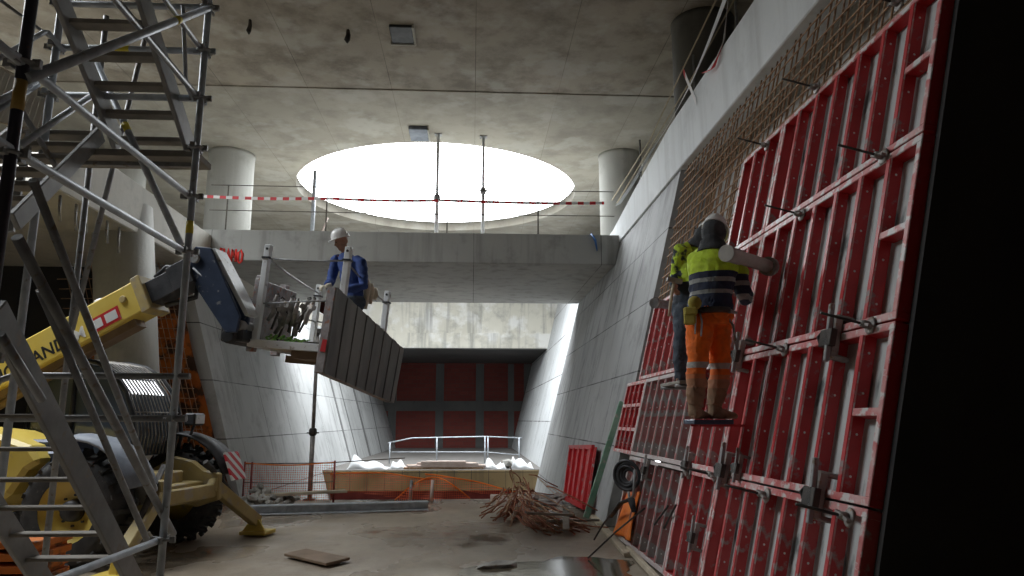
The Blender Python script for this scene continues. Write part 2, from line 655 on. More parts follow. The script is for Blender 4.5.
# ceiling slab with the round skylight and the added light opening
def ceil_tile(m, x0, x1, y0, y1, c, r):
    n = 96
    pin, pout = [], []
    for i in range(n):
        a = 2 * math.pi * i / n
        dx, dy = math.cos(a), math.sin(a)
        pin.append((c[0] + dx * r, c[1] + dy * r))
        ts = []
        if dx > 1e-9: ts.append((x1 - c[0]) / dx)
        if dx < -1e-9: ts.append((x0 - c[0]) / dx)
        if dy > 1e-9: ts.append((y1 - c[1]) / dy)
        if dy < -1e-9: ts.append((y0 - c[1]) / dy)
        t = min(ts)
        pout.append((c[0] + dx * t, c[1] + dy * t))
    corners = [(x0, y0), (x1, y0), (x1, y1), (x0, y1)]
    for i in range(n):
        j = (i + 1) % n
        poly = [pin[i], pout[i]]
        for q in corners:                     # keep the tile's corners
            a0 = math.atan2(pout[i][1] - c[1], pout[i][0] - c[0])
            aq = (math.atan2(q[1] - c[1], q[0] - c[0]) - a0) % (2 * math.pi)
            a1 = (math.atan2(pout[j][1] - c[1], pout[j][0] - c[0]) - a0) % (2 * math.pi)
            if 1e-6 < aq < a1 - 1e-6:
                poly.append(q)
        poly += [pout[j], pin[j]]
        k = len(poly)
        m.add([(x, y, CEIL) for x, y in poly], [tuple(range(k))[::-1]])
        m.add([(x, y, CEIL + CEIL_T) for x, y in poly], [tuple(range(k))])
        m.add([(*pin[i], CEIL), (*pin[j], CEIL), (*pin[j], CEIL + CEIL_T), (*pin[i], CEIL + CEIL_T)], [(0, 1, 2, 3)])


mb = MB()
XA, XB = -14, 10
def ceil_rect(x0, x1, y0, y1):
    for z, o in ((CEIL, -1), (CEIL + CEIL_T, 1)):
        mb.add([(x0, y0, z), (x1, y0, z), (x1, y1, z), (x0, y1, z)], [(0, 1, 2, 3)[::o]])


ceil_rect(XA, XB, -15, 5)
ceil_tile(mb, XA, XB, 5, 13, FILL_HOLE_C, FILL_HOLE_R)
ceil_rect(XA, XB, 13, 17.5)
ceil_tile(mb, XA, XB, 17.5, 29, HOLE_C, HOLE_R)
ceil_rect(XA, XB, 29, 43)
struct(mb.build('ceiling', M['ceil'], recalc=False), 'stained concrete ceiling with a large round skylight opening', 'ceiling')
# downstand joint between the older and the newer casting
b('trim_1', (XA, 15.42, 9.128), (XB, 15.47, 9.16), M['ceil'], 'thin concrete joint ridge across the ceiling', 'ridge')

# outer enclosure
b('wall_outer_right', (10, -15, 0), (10.3, 43, 10), M['unlit'])
b('wall_outer_left', (-14.3, -15, 0), (-14, 43, 10), M['unlit'])
b('wall_behind', (-14, -15.3, 0), (10, -15, 10), M['slabL'])

# left battered wall
LB = .3
def lx(y, z):
    return -4.85 + (y - 15.8) * .02 - LB * z
mb = MB()
q = []
for y, z in ((15.8, -1), (42, -1), (42, 6.1), (15.8, 6.1)):
    q.append((lx(y, z), y, z))
mb.slab4(q, (-.7, 0, 0))
struct(mb.build('wall_left', M['wallL']), 'pale battered concrete wall on the far side of the yellow machine', 'wall')

# right battered wall: finished pour, capping band, far recessed pour, rough back face behind the bars
def wallslab(name, y0, y1, z0, z1, k, th, mat, label, zt0=None, zt1=None):
    m = MB()
    q = [(k + BAT * z, y, z) for y, z in ((y0, z0), (y1, z0), (y1, zt1 or z1), (y0, zt0 or z1))]
    m.slab4(q, (th, 0, 0))
    return struct(m.build(name, mat), label, 'wall')


M['wallR'] = concrete('right_wall_concrete', (.34, .35, .355), (.47, .48, .485), (.12, .12, .12), .7, (2.7, 1.22, .0, .014), 'YZX')
wallslab('wall_right', 11.6, 22.9, -1, 5.98, 2.1, .6, M['wallR'], 'dark streaked concrete wall beyond the red formwork')
mb = MB()
prof = [(-3, 5.93), (-3, 6.93), (12, 6.93), (14.9, 6.68), (17.4, 6.42), (22.9, 6.38), (22.9, 5.93)]
mb.prism(prof, lambda y, z, t: Vector((3.54 + .75 * t, y, z)))
struct(mb.build('wall_right_capping', M['band'], bevel=.015), 'pale concrete capping beam above the rusty bars', 'beam')
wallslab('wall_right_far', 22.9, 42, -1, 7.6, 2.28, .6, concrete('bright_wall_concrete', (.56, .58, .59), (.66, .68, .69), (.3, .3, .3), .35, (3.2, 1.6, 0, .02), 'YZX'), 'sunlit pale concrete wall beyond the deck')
wallslab('wall_right_back', 4.12, 11.6, -.05, 6.0, 2.78, .3, M['backconc'], 'rough grey concrete face behind the rusty bars')
# black sheet added over the cavity's near end in place of its shade
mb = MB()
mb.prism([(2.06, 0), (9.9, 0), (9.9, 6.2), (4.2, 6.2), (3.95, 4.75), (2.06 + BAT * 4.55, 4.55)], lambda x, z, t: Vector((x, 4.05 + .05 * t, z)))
struct(mb.build('wall_shade', M['unlit']), 'black wall added for the shade of the dark corner', 'wall')
b('wall_slab_shade', (-14, 16.2, 0), (-6.9, 16.4, 5.08), M['unlit'])  # black partition added in place of the shade under the slab
b('wall_side_near', (5.4, -15, 0), (5.6, 3.96, 6.2), M['unlit'])
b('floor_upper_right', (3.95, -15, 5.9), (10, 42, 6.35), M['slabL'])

# far brick wall with concrete frame
b('wall_far', (-14, 42, -.3), (10, 42.4, 9.15), M['brick'], 'dark red brick infill wall at the far end', 'wall')
fy = 41.93
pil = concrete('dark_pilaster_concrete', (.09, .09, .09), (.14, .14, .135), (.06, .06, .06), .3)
for k, (u0, u1) in enumerate(((436, 444), (476, 484), (508, 514), (389, 397), (524, 531))):
    x0, x1 = at(u0, 380, fy).x, at(u1, 380, fy).x
    b('concrete_pilaster', (x0, fy - .02, 0), (x1, 42.05, 4.9), pil,
      'grey concrete pilaster on the brick wall, %s' % ['second from the left', 'third from the left', 'fourth from the left', 'farthest left', 'farthest right'][k], 'pilaster')
za, zb = at(460, 411, fy).z, at(460, 401, fy).z
b('concrete_tie_beam', (-6, fy - .05, za), (4.6, 42.05, zb), pil, 'grey concrete tie beam across the brick wall', 'beam')
# stained beam in front of it, in two steps
y0 = 33.5
za, zb, zc = at(470, 348, y0).z, at(470, 333, y0).z, at(470, 296, y0).z
b('far_beam', (-7, y0 + .15, zb), (4.9, y0 + 8.6, zc), M['farbeam'], 'stained cream concrete beam above the brick wall', 'beam')
b('far_beam_soffit', (-7, y0, za), (4.9, y0 + 8.6, zb - .002), M['farbeam'], 'white streaked lower step of the far stained beam', 'beam')

b('far_soffit_shade', (-7, y0 + .06, za - .05), (4.9, y0 + 8.5, za - .002), concrete('shaded_soffit', (.06, .058, .055), (.09, .088, .085), (.04, .04, .04), 0), 'thin dark sheet for the shade under the stained beam', 'soffit')  # thin slab added under the beam, its shade put into the colour
# deck spanning the cutting
mb = MB()
prof = [(16.7, 5.35), (16.7, 6.1), (22.9, 6.1), (22.9, 5.4)]
mb.prism(prof, lambda y, z, t: Vector((-6.75 + t * (2.05 + BAT * z + .05 + 6.75), y, z)))
struct(mb.build('deck_slab', M['deck'], bevel=.02), 'concrete deck slab spanning between the two walls under the skylight', 'deck')
# left slab with its edge
mb = MB()
prof = [(10.4, 5.03), (10.95, 5.95), (42.2, 5.95), (42.2, 5.12)]
mb.prism(prof, lambda y, z, t: Vector((-6.2 - 7.8 * t, y, z)))
struct(mb.build('slab_left', M['slabL'], bevel=.02), 'concrete slab edge above the yellow machine', 'slab')

# dark wet joint strips down the left wall
def leftwall(u, v):
    d = ray(u, v)
    n = Vector((1, -.02, LB))
    k = -4.85 - .02 * 15.8
    return EYE + d * ((k - n.dot(EYE)) / n.dot(d))


for k, (a, c, w) in enumerate((((325, 362), (352, 470), .28), ((336, 372), (361, 470), .14), ((350, 378), (373, 470), .40), ((367, 385), (384, 466), .22))):
    p0, p1 = leftwall(*a), leftwall(*c)
    mb = MB()
    mb.slab4([p0, p1, p1 + Vector((.02 * w, w, 0)), p0 + Vector((.02 * w, w, 0))], (.012, 0, 0))
    struct(mb.build('trim_%d' % (k + 2), concrete('wet_joint_%d' % k, (.13, .13, .13), (.2, .2, .2), (.08, .08, .08), .4)), 'dark wet joint strip down the left wall, number %d from the camera' % (k + 1), 'strip')


# columns
def column(x, y, r, z0, z1, label, mat='col'):
    m = MB()
    m.lathe([(r, z0), (r, z1 - .12), (r * 1.02, z1 - .1), (r * 1.02, z1)], (x, y, 0), 'Z', 40)
    o = m.build('concrete_column', M[mat])
    return struct(o, label, 'column')


column(-6.95, 19.8, .62, 5.9, 9.15, 'round concrete column left of the skylight, above the graffiti')
column(4.18, 19.3, .60, 6.3, 9.15, 'round concrete column right of the skylight')
M['shadecol'] = concrete('shaded_column_concrete', (.10, .097, .085), (.15, .145, .125), (.06, .058, .05), .4)  # darker copy of the column concrete, with shade put into its colour
column(4.34, 12.3, .58, 6.3, 9.15, 'dark round column beside the capping beam, nearest the camera', 'shadecol')
column(-10.0, 20.1, .52, 5.9, 9.15, 'round concrete column behind the stair tower')
mb = MB()
p0, p1 = at(131, 470, 13.4), at(123, 225, 13.4)
p0 = p0 + (p0 - p1) * .16
mb.path([p0, p1 + (p1 - p0) * .06], .52, 36)
struct(mb.build('concrete_column', M['col']), 'thick inclined concrete pier behind the yellow boom', 'column')

# ceiling details
def cbox(name, u, v, w, d, h, mat, label, cat):
    p = atz(u, v, CEIL)
    m = MB()
    m.box((p.x, p.y, CEIL - h / 2 + .002), (w, d, h))
    o = m.build(name, mat)
    return tag(o, label, cat)


t = thing('ceiling_box', 'dark junction box recessed in the ceiling, nearest the camera', 'box', atz(402, 33, CEIL))
m = MB(); m.box((0, 0, -.03), (.44, .62, .06)); m.build('housing', M['machdark'], t, bevel=.01)
m = MB(); m.box((.24, 0, -.04), (.04, .66, .08)); m.box((0, .33, -.04), (.5, .04, .08)); m.build('rim', M['slabL'], t)
t = thing('ceiling_box', 'grey blue box on the ceiling above the skylight rim', 'box', atz(419, 132, CEIL))
m = MB(); m.box((0, 0, -.05), (.48, .8, .1)); m.build('housing', M['fender'], t, bevel=.01)
m = MB(); m.box((.26, 0, -.06), (.03, .84, .12)); m.build('rim', M['slabL'], t)
for u, v, w, l, lab in ((250, 28, .10, .3, 'dark rag of tar hanging from the ceiling, left one'), (348, 38, .12, .28, 'dark rag of tar hanging from the ceiling near the junction box')):
    p = atz(u, v - 8, CEIL)
    m = MB()
    m.path([p, p + Vector((.01, 0, -l * .4)), p + Vector((-.01, 0, -l * .75)), p + Vector((.0, 0, -l))], [w * .25, w * .4, w * .5, w * .1], 8)
    tag(m.build('tar_drip', M['darksteel']), lab, 'drip')

# graffiti and blue mark on the deck edge
def letters(txt, size, mat, loc, rot, name, parent=None, ext=.002, sx=1):
    cu = bpy.data.curves.new(name, 'FONT')
    cu.body = txt
    cu.size = size
    cu.extrude = ext
    cu.offset = size * .015
    o = bpy.data.objects.new(name, cu)
    COL.objects.link(o)
    bpy.context.view_layer.update()
    me = bpy.data.meshes.new_from_object(o.evaluated_get(bpy.context.evaluated_depsgraph_get()))
    bpy.data.objects.remove(o)
    me.name = name
    me.materials.clear()
    me.materials.append(mat)
    o = bpy.data.objects.new(name, me)
    COL.objects.link(o)
    o.location = loc
    o.rotation_euler = rot
    o.scale = (sx, 1, 1)
    if parent:
        o.parent = parent
    return o


# brush-like letters R A M O
p = at(220, 259.5, 16.69)
q = at(243, 251, 16.69)
W_, H_ = q.x - p.x, .30
mb = MB()
def stroke(pts, dx):
    mb.path([(p.x + W_ * (dx + a * .25), 16.69, p.z - .02 - dx * .06 + c * H_) for a, c in pts], .028, 6)
stroke([(0, 0), (.05, 1), (.6, .9), (.65, .6), (.1, .5), (.7, 0)], 0)
stroke([(0, 0), (.4, 1), (.75, 0)], .25)
stroke([(.15, .4), (.65, .4)], .25)
stroke([(0, 0), (.1, 1), (.4, .4), (.7, 1), (.8, 0)], .5)
stroke([(.1, .1), (.05, .8), (.5, 1), (.85, .7), (.75, .1), (.4, -.05), (.1, .1)], .78)
tag(mb.build('graffiti', M['paintred']), 'red sprayed letters on the concrete deck edge', 'graffiti')
p = at(596, 241, 16.69)
mb = MB()
mb.path([(p.x - .12, 16.69, p.z + .18), (p.x - .02, 16.69, p.z), (p.x + .02, 16.69, p.z - .25)], [.10, .14, .05], 8, flat=.15)
tag(mb.build('paint_mark', M['paintblue']), 'blue paint mark at the right end of the deck edge', 'paint mark')

# ------------------------------------------------------------------ wall formwork
S, Cc = .2425, .9701
FW = Matrix(((0, S, -Cc), (-1, 0, 0), (0, Cc, S)))      # columns: along (towards camera), up the slope, out to the tunnel
T = .12


FK = 2.088                                 # plane of the plywood faces


def fwpt(y, z, d=0):
    return Vector((FK + BAT * z - Cc * d, y, z + S * d))


def half_side(m, x0, x1, y0, y1, z0, z1):
    m.box(((x0 + x1) / 2, (y0 + y1) / 2, (z0 + z1) / 2), (abs(x1 - x0), abs(y1 - y0), abs(z1 - z0)))


RIBCACHE = {}


def rib_obj(h, mats, parent):
    key = (round(h, 3), mats[0].name, mats[1].name)
    if key not in RIBCACHE:
        m = MB()
        m.box((0, h / 2, .062), (.044, h - .10, .095))
        m.mi = 1
        m.box((0, h / 2, .099), (.050, h - .10, .010))
        m.mi = 2
        for k in range(4):
            yy = .16 + k * (h - .32) / 3
            m.lathe([(.009, 0), (.009, .003)], (.022, yy, .055), 'X', 8)
        o = m.build('rib', mats, parent, bevel=.004)
        RIBCACHE[key] = o
        return o
    o = RIBCACHE[key].copy()
    COL.objects.link(o)
    o.parent = parent
    return o


def panel(y_near, y_far, z0, z1, bays, label, mats, rung=True, rungs_all=False, handle=None):
    L = y_near - y_far
    L = abs(L)
    h = (z1 - z0) / Cc
    t = thing('steel_formwork', label, 'formwork panel', fwpt(y_far, z0), FW, 'red wall formwork panels')
    m = MB(); m.box((L / 2, h / 2, -.012), (L - .006, h - .006, .024)); m.build('plywood_face', M['ply'], t)
    for nm, yy in (('bottom_rail', .028), ('top_rail', h - .028)):
        m = MB()
        m.box((L / 2, yy, .048), (L - .004, .048, .095))
        m.mi = 1
        m.box((L / 2, yy, .1), (L - .004, .052, .012))
        m.build(nm, mats, t, bevel=.004)
    for xx in (.027, L - .027):
        m = MB()
        m.box((xx, h / 2, .048), (.044, h - .106, .095))
        m.mi = 1
        m.box((xx, h / 2, .1), (.048, h - .106, .012))
        m.build('side_rail', mats, t, bevel=.004)
    w = L / bays
    for k in range(1, bays):
        o = rib_obj(h, mats, t)
        o.location = (k * w, 0, 0)
    for k in range(bays):
        if (rung and k == bays - 1) or rungs_all:
            for fr in ((.5,) if not rungs_all else (.33, .66)):
                m = MB()
                m.box((k * w + w / 2, h * fr, .047), (w - .048, .045, .092))
                m.mi = 1
                m.box((k * w + w / 2, h * fr, .098), (w - .048, .05, .012))
                m.build('rung', mats, t, bevel=.003)
    return t


RED = [M['red'], M['redfront'], M['hole']]
WORN = [M['redworn'], M['redfront'], M['hole']]
GREY = [M['redgrey'], M['greyfront'], M['hole']]
rows = [(.04, 1.125, 'bottom row'), (1.135, 2.215, 'second row up from the floor'), (2.225, 3.425, 'third row up from the floor'), (3.435, 4.6, 'top row')]
for i, (z0, z1, rn) in enumerate(rows):
    panel(4.11, 6.62, z0, z1, 7, 'large red steel formwork, %s, nearest the dark corner' % rn, RED if i else WORN)
    panel(6.63, 7.72, z0, z1, 3, 'narrow red steel formwork, %s, second from dark corner' % rn, [WORN, WORN, WORN, RED][i], rung=False)
panel(7.73, 10.35, .04, 1.125, 7, 'cement splashed formwork panel in the bottom row, farthest from the camera', GREY, rung=False)
panel(7.73, 10.35, 1.135, 2.215, 7, 'greyish red formwork panel below the feet of the person in jeans', GREY, rung=False)
panel(10.36, 11.62, 1.135, 2.215, 4, 'bright red formwork panel with short rungs above the black hose coil', RED, rung=False, rungs_all=True)
panel(7.73, 10.85, 2.225, 3.40, 8, 'worn red formwork panel behind the person in jeans', WORN, rung=False)

# tie rods with wing nuts
def tie_rod(first=[None], label='', loc=(0, 0, 0), ln=.34):
    t = thing('tie_rod', label, 'tie rod', loc, FW, 'tie rods with wing nuts')
    if first[0] is None:
        m = MB(); m.path([(0, 0, -.02), (0, 0, ln)], .0095, 8); first.append(m.build('rod', M['darksteel'], t))
        m = MB(); m.lathe([(.05, 0), (.06, .008), (.05, .016), (.022, .02)], (0, 0, .004), 'Z', 16); first.append(m.build('washer_plate', M['clampsteel'], t))
        m = MB(); m.lathe([(.025, 0), (.028, .03), (.02, .06)], (0, 0, .02), 'Z', 12)
        m.bar((-.075, .02, .05), (.075, -.02, .05), .018, .03, (0, 0, 1))
        first.append(m.build('wing_nut', M['clampsteel'], t)); first[0] = 1
    else:
        for s in first[1:4]:
            c = s.copy(); COL.objects.link(c); c.parent = t
    return t


rods = [((901, 4), 'on the top rail nearest the top of the picture'), ((885, 157), 'on the rail between the top two rows near the dark corner'),
        ((818, 88), 'on the top rail of the red formwork, second from the dark corner'), ((768, 146), 'on the top rail of the red formwork, farthest along'),
        ((803, 215), 'on the rail between the top two rows, second from the dark corner'), ((872, 326), 'beside the large clamp halfway up near the dark corner'),
        ((786, 350), 'on the middle rail left of the large clamp'), ((851, 518), 'beside the large clamp on the lowest rail near the dark corner'),
        ((768, 496), 'on the lowest rail left of the large clamp'), ((716, 476), 'on the lowest rail below the orange trousers'),
        ((690, 474), 'on the lowest rail where the panels turn grey'), ((741, 355), 'on the middle rail beside the orange trousers')]
for (u, v), lab in rods:
    p = wallpt(u, v, 1.98)
    tie_rod(label='tie rod ' + lab, loc=p + Vector((.0, 0, 0)))

# panel clamps
CL = []
def clamp(loc, label, sc=1):
    t = thing('formwork_clamp', label, 'clamp', loc, FW, 'wedge clamps on the formwork rails')
    t.scale = (sc, sc, sc)
    if not CL:
        m = MB(); m.box((0, 0, .03), (.09, .30, .06)); m.box((0, .14, -.02), (.08, .035, .13)); m.box((0, -.14, -.02), (.08, .035, .13)); CL.append(m.build('jaw', M['clampsteel'], t, bevel=.008))
        m = MB(); m.box((.015, .02, .075), (.035, .42, .035), Euler((0, 0, .12))); CL.append(m.build('wedge', M['galvdull'], t, bevel=.005))
        m = MB(); m.box((.0, -.02, .07), (.16, .12, .045)); m.path([(-.1, .03, .07), (-.13, .0, .08), (-.1, -.05, .07)], .012, 8); CL.append(m.build('bracket', M['darksteel'], t, bevel=.005))
    else:
        for s in CL[:3]:
            c = s.copy(); COL.objects.link(c); c.parent = t
    return t


for (u, v), sc, lab in (((838, 338), 1, 'on the middle rail near the dark corner'), ((742, 356), .95, 'on the middle rail just right of the orange trousers'),
                        ((822, 496), 1, 'on the lowest rail near the dark corner'), ((728, 470), 1, 'on the lowest rail below the boots of the orange trousers'),
                        ((690, 465), .8, 'on the lowest rail left of the boots'), ((741, 468), .7, 'small one on the lowest rail beside the boots'),
                        ((648, 470), .8, 'on the lowest rail near the black hose coil'),
                        ((697, 537), .8, 'low on the bottom row of panels')):
    clamp(wallpt(u, v, 1.975), 'grey wedge clamp ' + lab, sc)

# ------------------------------------------------------------------ rusty reinforcement between formwork and capping beam
def bar_mat(name, label, y0, y1, dy, z0, z1, dz, off, r, zdark):
    t = thing(name, label, 'reinforcement', fwpt(y0, z0, -off))
    n = int((y1 - y0) / dy)
    rnd = random.Random(int(off * 100))
    for k in range(n + 1):
        y = y0 + k * dy + rnd.uniform(-.025, .025)
        m = MB()
        m.path([fwpt(y, z0, -off), fwpt(y + rnd.uniform(-.03, .03), (z0 + z1) / 2, -off + rnd.uniform(-.012, .012)), fwpt(y + rnd.uniform(-.04, .04), z1, -off)], r, 6)
        m.build('vertical_bar', M['rust'], t, world=True)
    nz = int((z1 - z0) / dz)
    for k in range(nz + 1):
        z = z0 + k * dz + rnd.uniform(-.02, .02)
        m = MB()
        pts = [fwpt(y0 - .05 + (y1 - y0 + .1) * i / 8, z + rnd.uniform(-.018, .018), -off + 2 * r) for i in range(9)]
        m.path(pts, r * .9, 6)
        m.build('horizontal_bar', M['rust'], t, world=True)
    return t


bar_mat('rebar_mat', 'rusty reinforcing mat above the red formwork, front layer', 4.18, 11.45, .165, 2.3, 6.02, .17, .09, .0105, 0)
bar_mat('rebar_mat', 'rusty reinforcing mat behind the front layer of bars', 4.22, 11.45, .33, 2.3, 6.02, .45, .46, .0105, 0)

# dark bar cage at the open end of the cavity
t = thing('rebar_cage', 'blackened reinforcing cage in the dark corner right of the formwork', 'reinforcement', (3.6, 3.4, 0))
rnd = random.Random(5)
for k in range(7):
    x = 2.75 + k * .26
    m = MB(); m.path([(x + .02, 3.55, .02), (x + .55, 3.6, 3), (x + 1.2, 3.55, 6)], .011, 6)
    m.build('vertical_bar', M['rustdark'], t, world=True)
for k in range(14):
    z = .3 + k * .42
    m = MB(); m.path([(2.2 + BAT * z + .3, 3.5, z), (4.55, 3.5 + rnd.uniform(-.05, .05), z + rnd.uniform(-.06, .06))], .010, 6)
    m.build('cross_bar', M['rustdark'], t, world=True)
t = thing('steel_post', 'dark red steel post standing in the dark corner', 'post', (4.1, 3.2, 0))
m = MB(); m.bar((3.35, 3.0, 0), (4.5, 3.0, 5.8), .1, .1, (0, 1, 0)); m.build('shaft', M['redbrown'], t, world=True, bevel=.005)
m = MB(); m.box((3.36, 3.0, .02), (.24, .24, .04)); m.build('base_plate', M['darksteel'], t, world=True)

# pipe stub beside the worker
t = thing('pipe_strut', 'cement crusted grey pipe sticking out of the formwork beside the worker', 'pipe', at(750, 256, 5.9))
pa, pb = at(726, 253, 5.62), Vector((2.66, 6.1, 3.0))
m = MB()
d = (pb - pa)
m.path([pa, pa + d * .05, pa + d * .06, pa + d * .30, pa + d * .31, pb], [.072, .072, .066, .066, .058, .058], 18)
m.build('tube', plain('cement_pipe', (.33, .31, .28), (.50, .48, .44), 4, .8, 0, .4), t, world=True)
m = MB(); m.path([pb - d.normalized() * .06, pb], [.085, .085], 18); m.build('collar', M['clampsteel'], t, world=True)
t = thing('pipe_strut', 'short grey pipe stub beside the jeans of the rear worker', 'pipe', at(660, 304, 9.5))
pa, pb = at(654, 303, 9.3), Vector((2.6, 9.4, 3.2))
pb = at(676, 306, 10.0)
m = MB(); m.path([pa, pb], .06, 14); m.build('tube', M['galvdull'], t, world=True)
m = MB(); m.path([pa, pa + (pb - pa) * .12], .07, 14); m.build('collar', M['clampsteel'], t, world=True)

# ------------------------------------------------------------------ stair scaffold
PX = -2.0
YA, YB = 3.03, 4.93
XI = -3.04
def atx(u, v, X):
    d = ray(u, v)
    return EYE + d * ((X - EYE.x) / d.x)


sc = thing('scaffold_tower', 'grey tube scaffold tower with rosette joints around the site stairs', 'scaffold', (-2.5, 4.0, 0))
def rosette(parent, x, y, z, r=.06):
    m = MB()
    m.lathe([(.03, -.005), (r, -.005), (r, .005), (.03, .005)], (x, y, z), 'Z', 16)
    for a in range(4):
        ca, sa = math.cos(a * math.pi / 2), math.sin(a * math.pi / 2)
        m.box((x + ca * .06, y + sa * .06, z), (.035 if ca else .022, .035 if sa else .022, .04))
    return m.build('rosette', M['galvdull'], parent, world=True)


def tape(parent, p0, p1, f, r, ln=.07):
    p0, p1 = Vector(p0), Vector(p1)
    d = (p1 - p0)
    q = p0 + d * f
    m = MB(); m.path([q, q + d.normalized() * ln], r * 1.06, 10)
    return m.build('tape_band', M['yellowtape'], parent, world=True)


posts = {}
for key, x, y, mat, z1, r in (('A', PX, YA, 'blackpost', 6.4, .0255), ('B', -1.985, YB, 'galv', 6.6, .024), ('C', XI, YB, 'galv', 6.6, .0255), ('D', XI, YA, 'galv', 6.4, .024), ('F', -3.3, 6.0, 'galvdull', 5.2, .024), ('G', -3.95, 4.93, 'galvdull', 4.6, .022)):
    m = MB(); m.path([(x, y, 0.06), (x, y, z1)], r, 12)
    o = m.build('post', M[mat], sc, world=True)
    posts[key] = o
    m = MB(); m.box((x, y, .004), (.15, .15, .008)); m.path([(x, y, 0), (x, y, .2)], .018, 8); m.build('base_jack', M['galvdull'], o, world=True)
    if key == 'B':
        for z in (4.66, 4.31, 3.94, 3.56, 3.2, 2.8, 1.66, .89): rosette(o, x, y, z)
        tape(o, (x, y, 2.93), (x, y, 3.3), 0, r, .09)
    if key == 'A':
        for z in (3.2, 2.78, 1.9): rosette(o, x, y, z)
    if key == 'C':
        for z in (4.66, 4.31, 3.94): rosette(o, x, y, z)
    if key == 'A':
        m = MB(); m.path([(x, y, 2.98), (x, y, 3.12)], r * 1.05, 10); m.build('tape_band', plain('amber_band', (.4, .25, .05), None, 5, .5, 0, 0), o, world=True)

# ledgers towards the camera on the tunnel side
for z in (4.31, 3.94, 3.2, 2.8, .89):
    m = MB(); m.path([(PX + (.0), 1.2, z), (PX, YB, z)], .0215 if z < 3.3 else .018, 10)
    m.build('ledger', M['galvdull' if z > 3.3 else 'galv'], sc, world=True)
# ledgers across
for z, x1, mat in ((4.66, XI, 'galv'), (4.31, XI, 'galv'), (3.94, XI, 'galv'), (1.66, -4.2, 'galvdull'), (1.94, -3.05, 'galvdull')):
    m = MB()
    if z == 1.94:
        m.path([(-1.9, YB, z), (x1, YB, z), (x1 - .08, YB, z - .03), (x1 - .14, YB, z - .12), (x1 - .2, YB, z - .6)], .022, 10)
    else:
        m.path([(-1.9 if z < 2 else PX, YB, z), (x1, YB, z)], .024, 10)
    o = m.build('ledger', M[mat], sc, world=True)
    if z == 4.31:
        p = atx(120, 50, 1) if False else None
        m = MB(); m.path([(-2.62, YB, z), (-2.52, YB, z)], .0255, 10); m.build('tape_band', M['yellowtape'], o, world=True)
# diagonals and stair handrails, each from its own two ends
def diag(a, c, r, mat, bands=()):
    m = MB(); m.path([a, c], r, 10)
    o = m.build('brace', M[mat], sc, world=True)
    for f in bands: tape(o, a, c, f, r)
    return o


diag(Vector((PX + .02, YA, 3.13)), Vector((PX + .02, YB, 4.66)), .0255, 'galv', (.72,))
diag(at(95, 60, 5.15), at(181, 245, 5.0), .024, 'galv', (.36,))
diag(at(153, 7, 6.2), at(72, 330, 6.0), .022, 'galvdull')
diag(at(33, 180, 3.08), at(155, 490, 5.0), .019, 'galvdull')
diag(at(17, 237, 3.15), at(173, 534, 5.15), .024, 'galvdull')
diag(at(40, 290, 3.6), at(149, 545, 5.2), .020, 'galvdull')
diag(at(0, 334, 3.3), at(42, 400, 3.7), .02, 'galvdull')
diag(at(120, 2, 4.2), at(200, 98, 4.92), .014, 'galvdull')
diag(at(18, 147, 4.1), at(91, 96, 4.9), .022, 'galv')
diag(at(15, 100, 4.4), at(64, 180, 4.8), .018, 'galvdull')
for pts, r in (([(0, 100), (47, 31), (65, 52)], .017), ([(0, 60), (22, 0)], .012)):
    pass
m = MB(); m.path([at(-4, 60, 4.2), at(44, 32, 4.75), at(48, 32, 4.8), at(65, 52, 4.9)], .017, 8); m.build('guard_rail', M['galv'], sc, world=True)
m = MB(); m.path([at(-4, 103, 4.2), at(40, 79, 4.8)], .022, 8); m.build('guard_rail', M['galv'], sc, world=True)
m = MB(); m.path([at(-4, 111, 4.2), at(38, 85, 4.8)], .016, 8); m.build('guard_rail', M['galv'], sc, world=True)
m = MB(); m.path([at(0, 0, 4.6), at(57, 42, 4.9)], .012, 8); m.build('guard_rail', M['galvdull'], sc, world=True)
m = MB(); m.bar(at(30, 132, 4.9), at(10, 232, 4.6), .05, .02, (0, 1, 0)); m.build('toe_plate', M['galvdull'], sc, world=True)
m = MB(); m.path([at(183, 5, 4.5), at(186, 85, 4.85), at(193, 100, 4.92)], .014, 8); m.build('guard_rail', M['galv'], sc, world=True)
# landing board
m = MB(); m.box((-2.5, 5.10, 3.53), (1.02, .28, .05)); m.build('landing_board', M['tread'], sc, world=True, bevel=.004)
m = MB(); m.box((-2.5, 5.10, 3.49), (.9, .04, .03)); m.build('board_bearer', M['galvdull'], sc, world=True)

t = thing('mesh_guard', 'beige mesh guard panel behind the dark scaffold post', 'guard', at(30, 110, 5.6))
m = MB(); m.slab4([at(-10, 62, 5.4), at(46, 92, 5.8), at(46, 134, 5.8), at(-10, 120, 5.4)], (0, .006, 0)); m.build('mesh_sheet', M['beige_mesh'], t, world=True)
m = MB(); m.path([at(-10, 62, 5.4), at(46, 92, 5.8), at(46, 134, 5.8), at(-10, 120, 5.4)], .012, 8, True); m.build('edge_tube', M['timber'], t, world=True)


def flight(name_label, xr, xl, pr0, pr1, n, f0, f1, tread_d=.24, mat='alu', st_h=.16, th=.035):
    t = thing('stair_flight', name_label, 'stairs', ((xr + xl) / 2, (pr0.y + pr1.y) / 2, min(pr0.z, pr1.z)))
    for x in (xr, xl):
        a, c = Vector((x, pr0.y, pr0.z)), Vector((x, pr1.y, pr1.z))
        m = MB(); m.bar(a, c, .035, st_h, (0, 0, 1)); m.build('stringer', M[mat], t, world=True, bevel=.006)
    for k in range(n):
        f = f0 + (f1 - f0) * k / (n - 1)
        p = pr0.lerp(pr1, f)
        m = MB(); m.box(((xr + xl) / 2, p.y, p.z), (abs(xr - xl) - .035, tread_d, th))
        o = m.build('tread', M['tread'], t, world=True, bevel=.004)
    return t


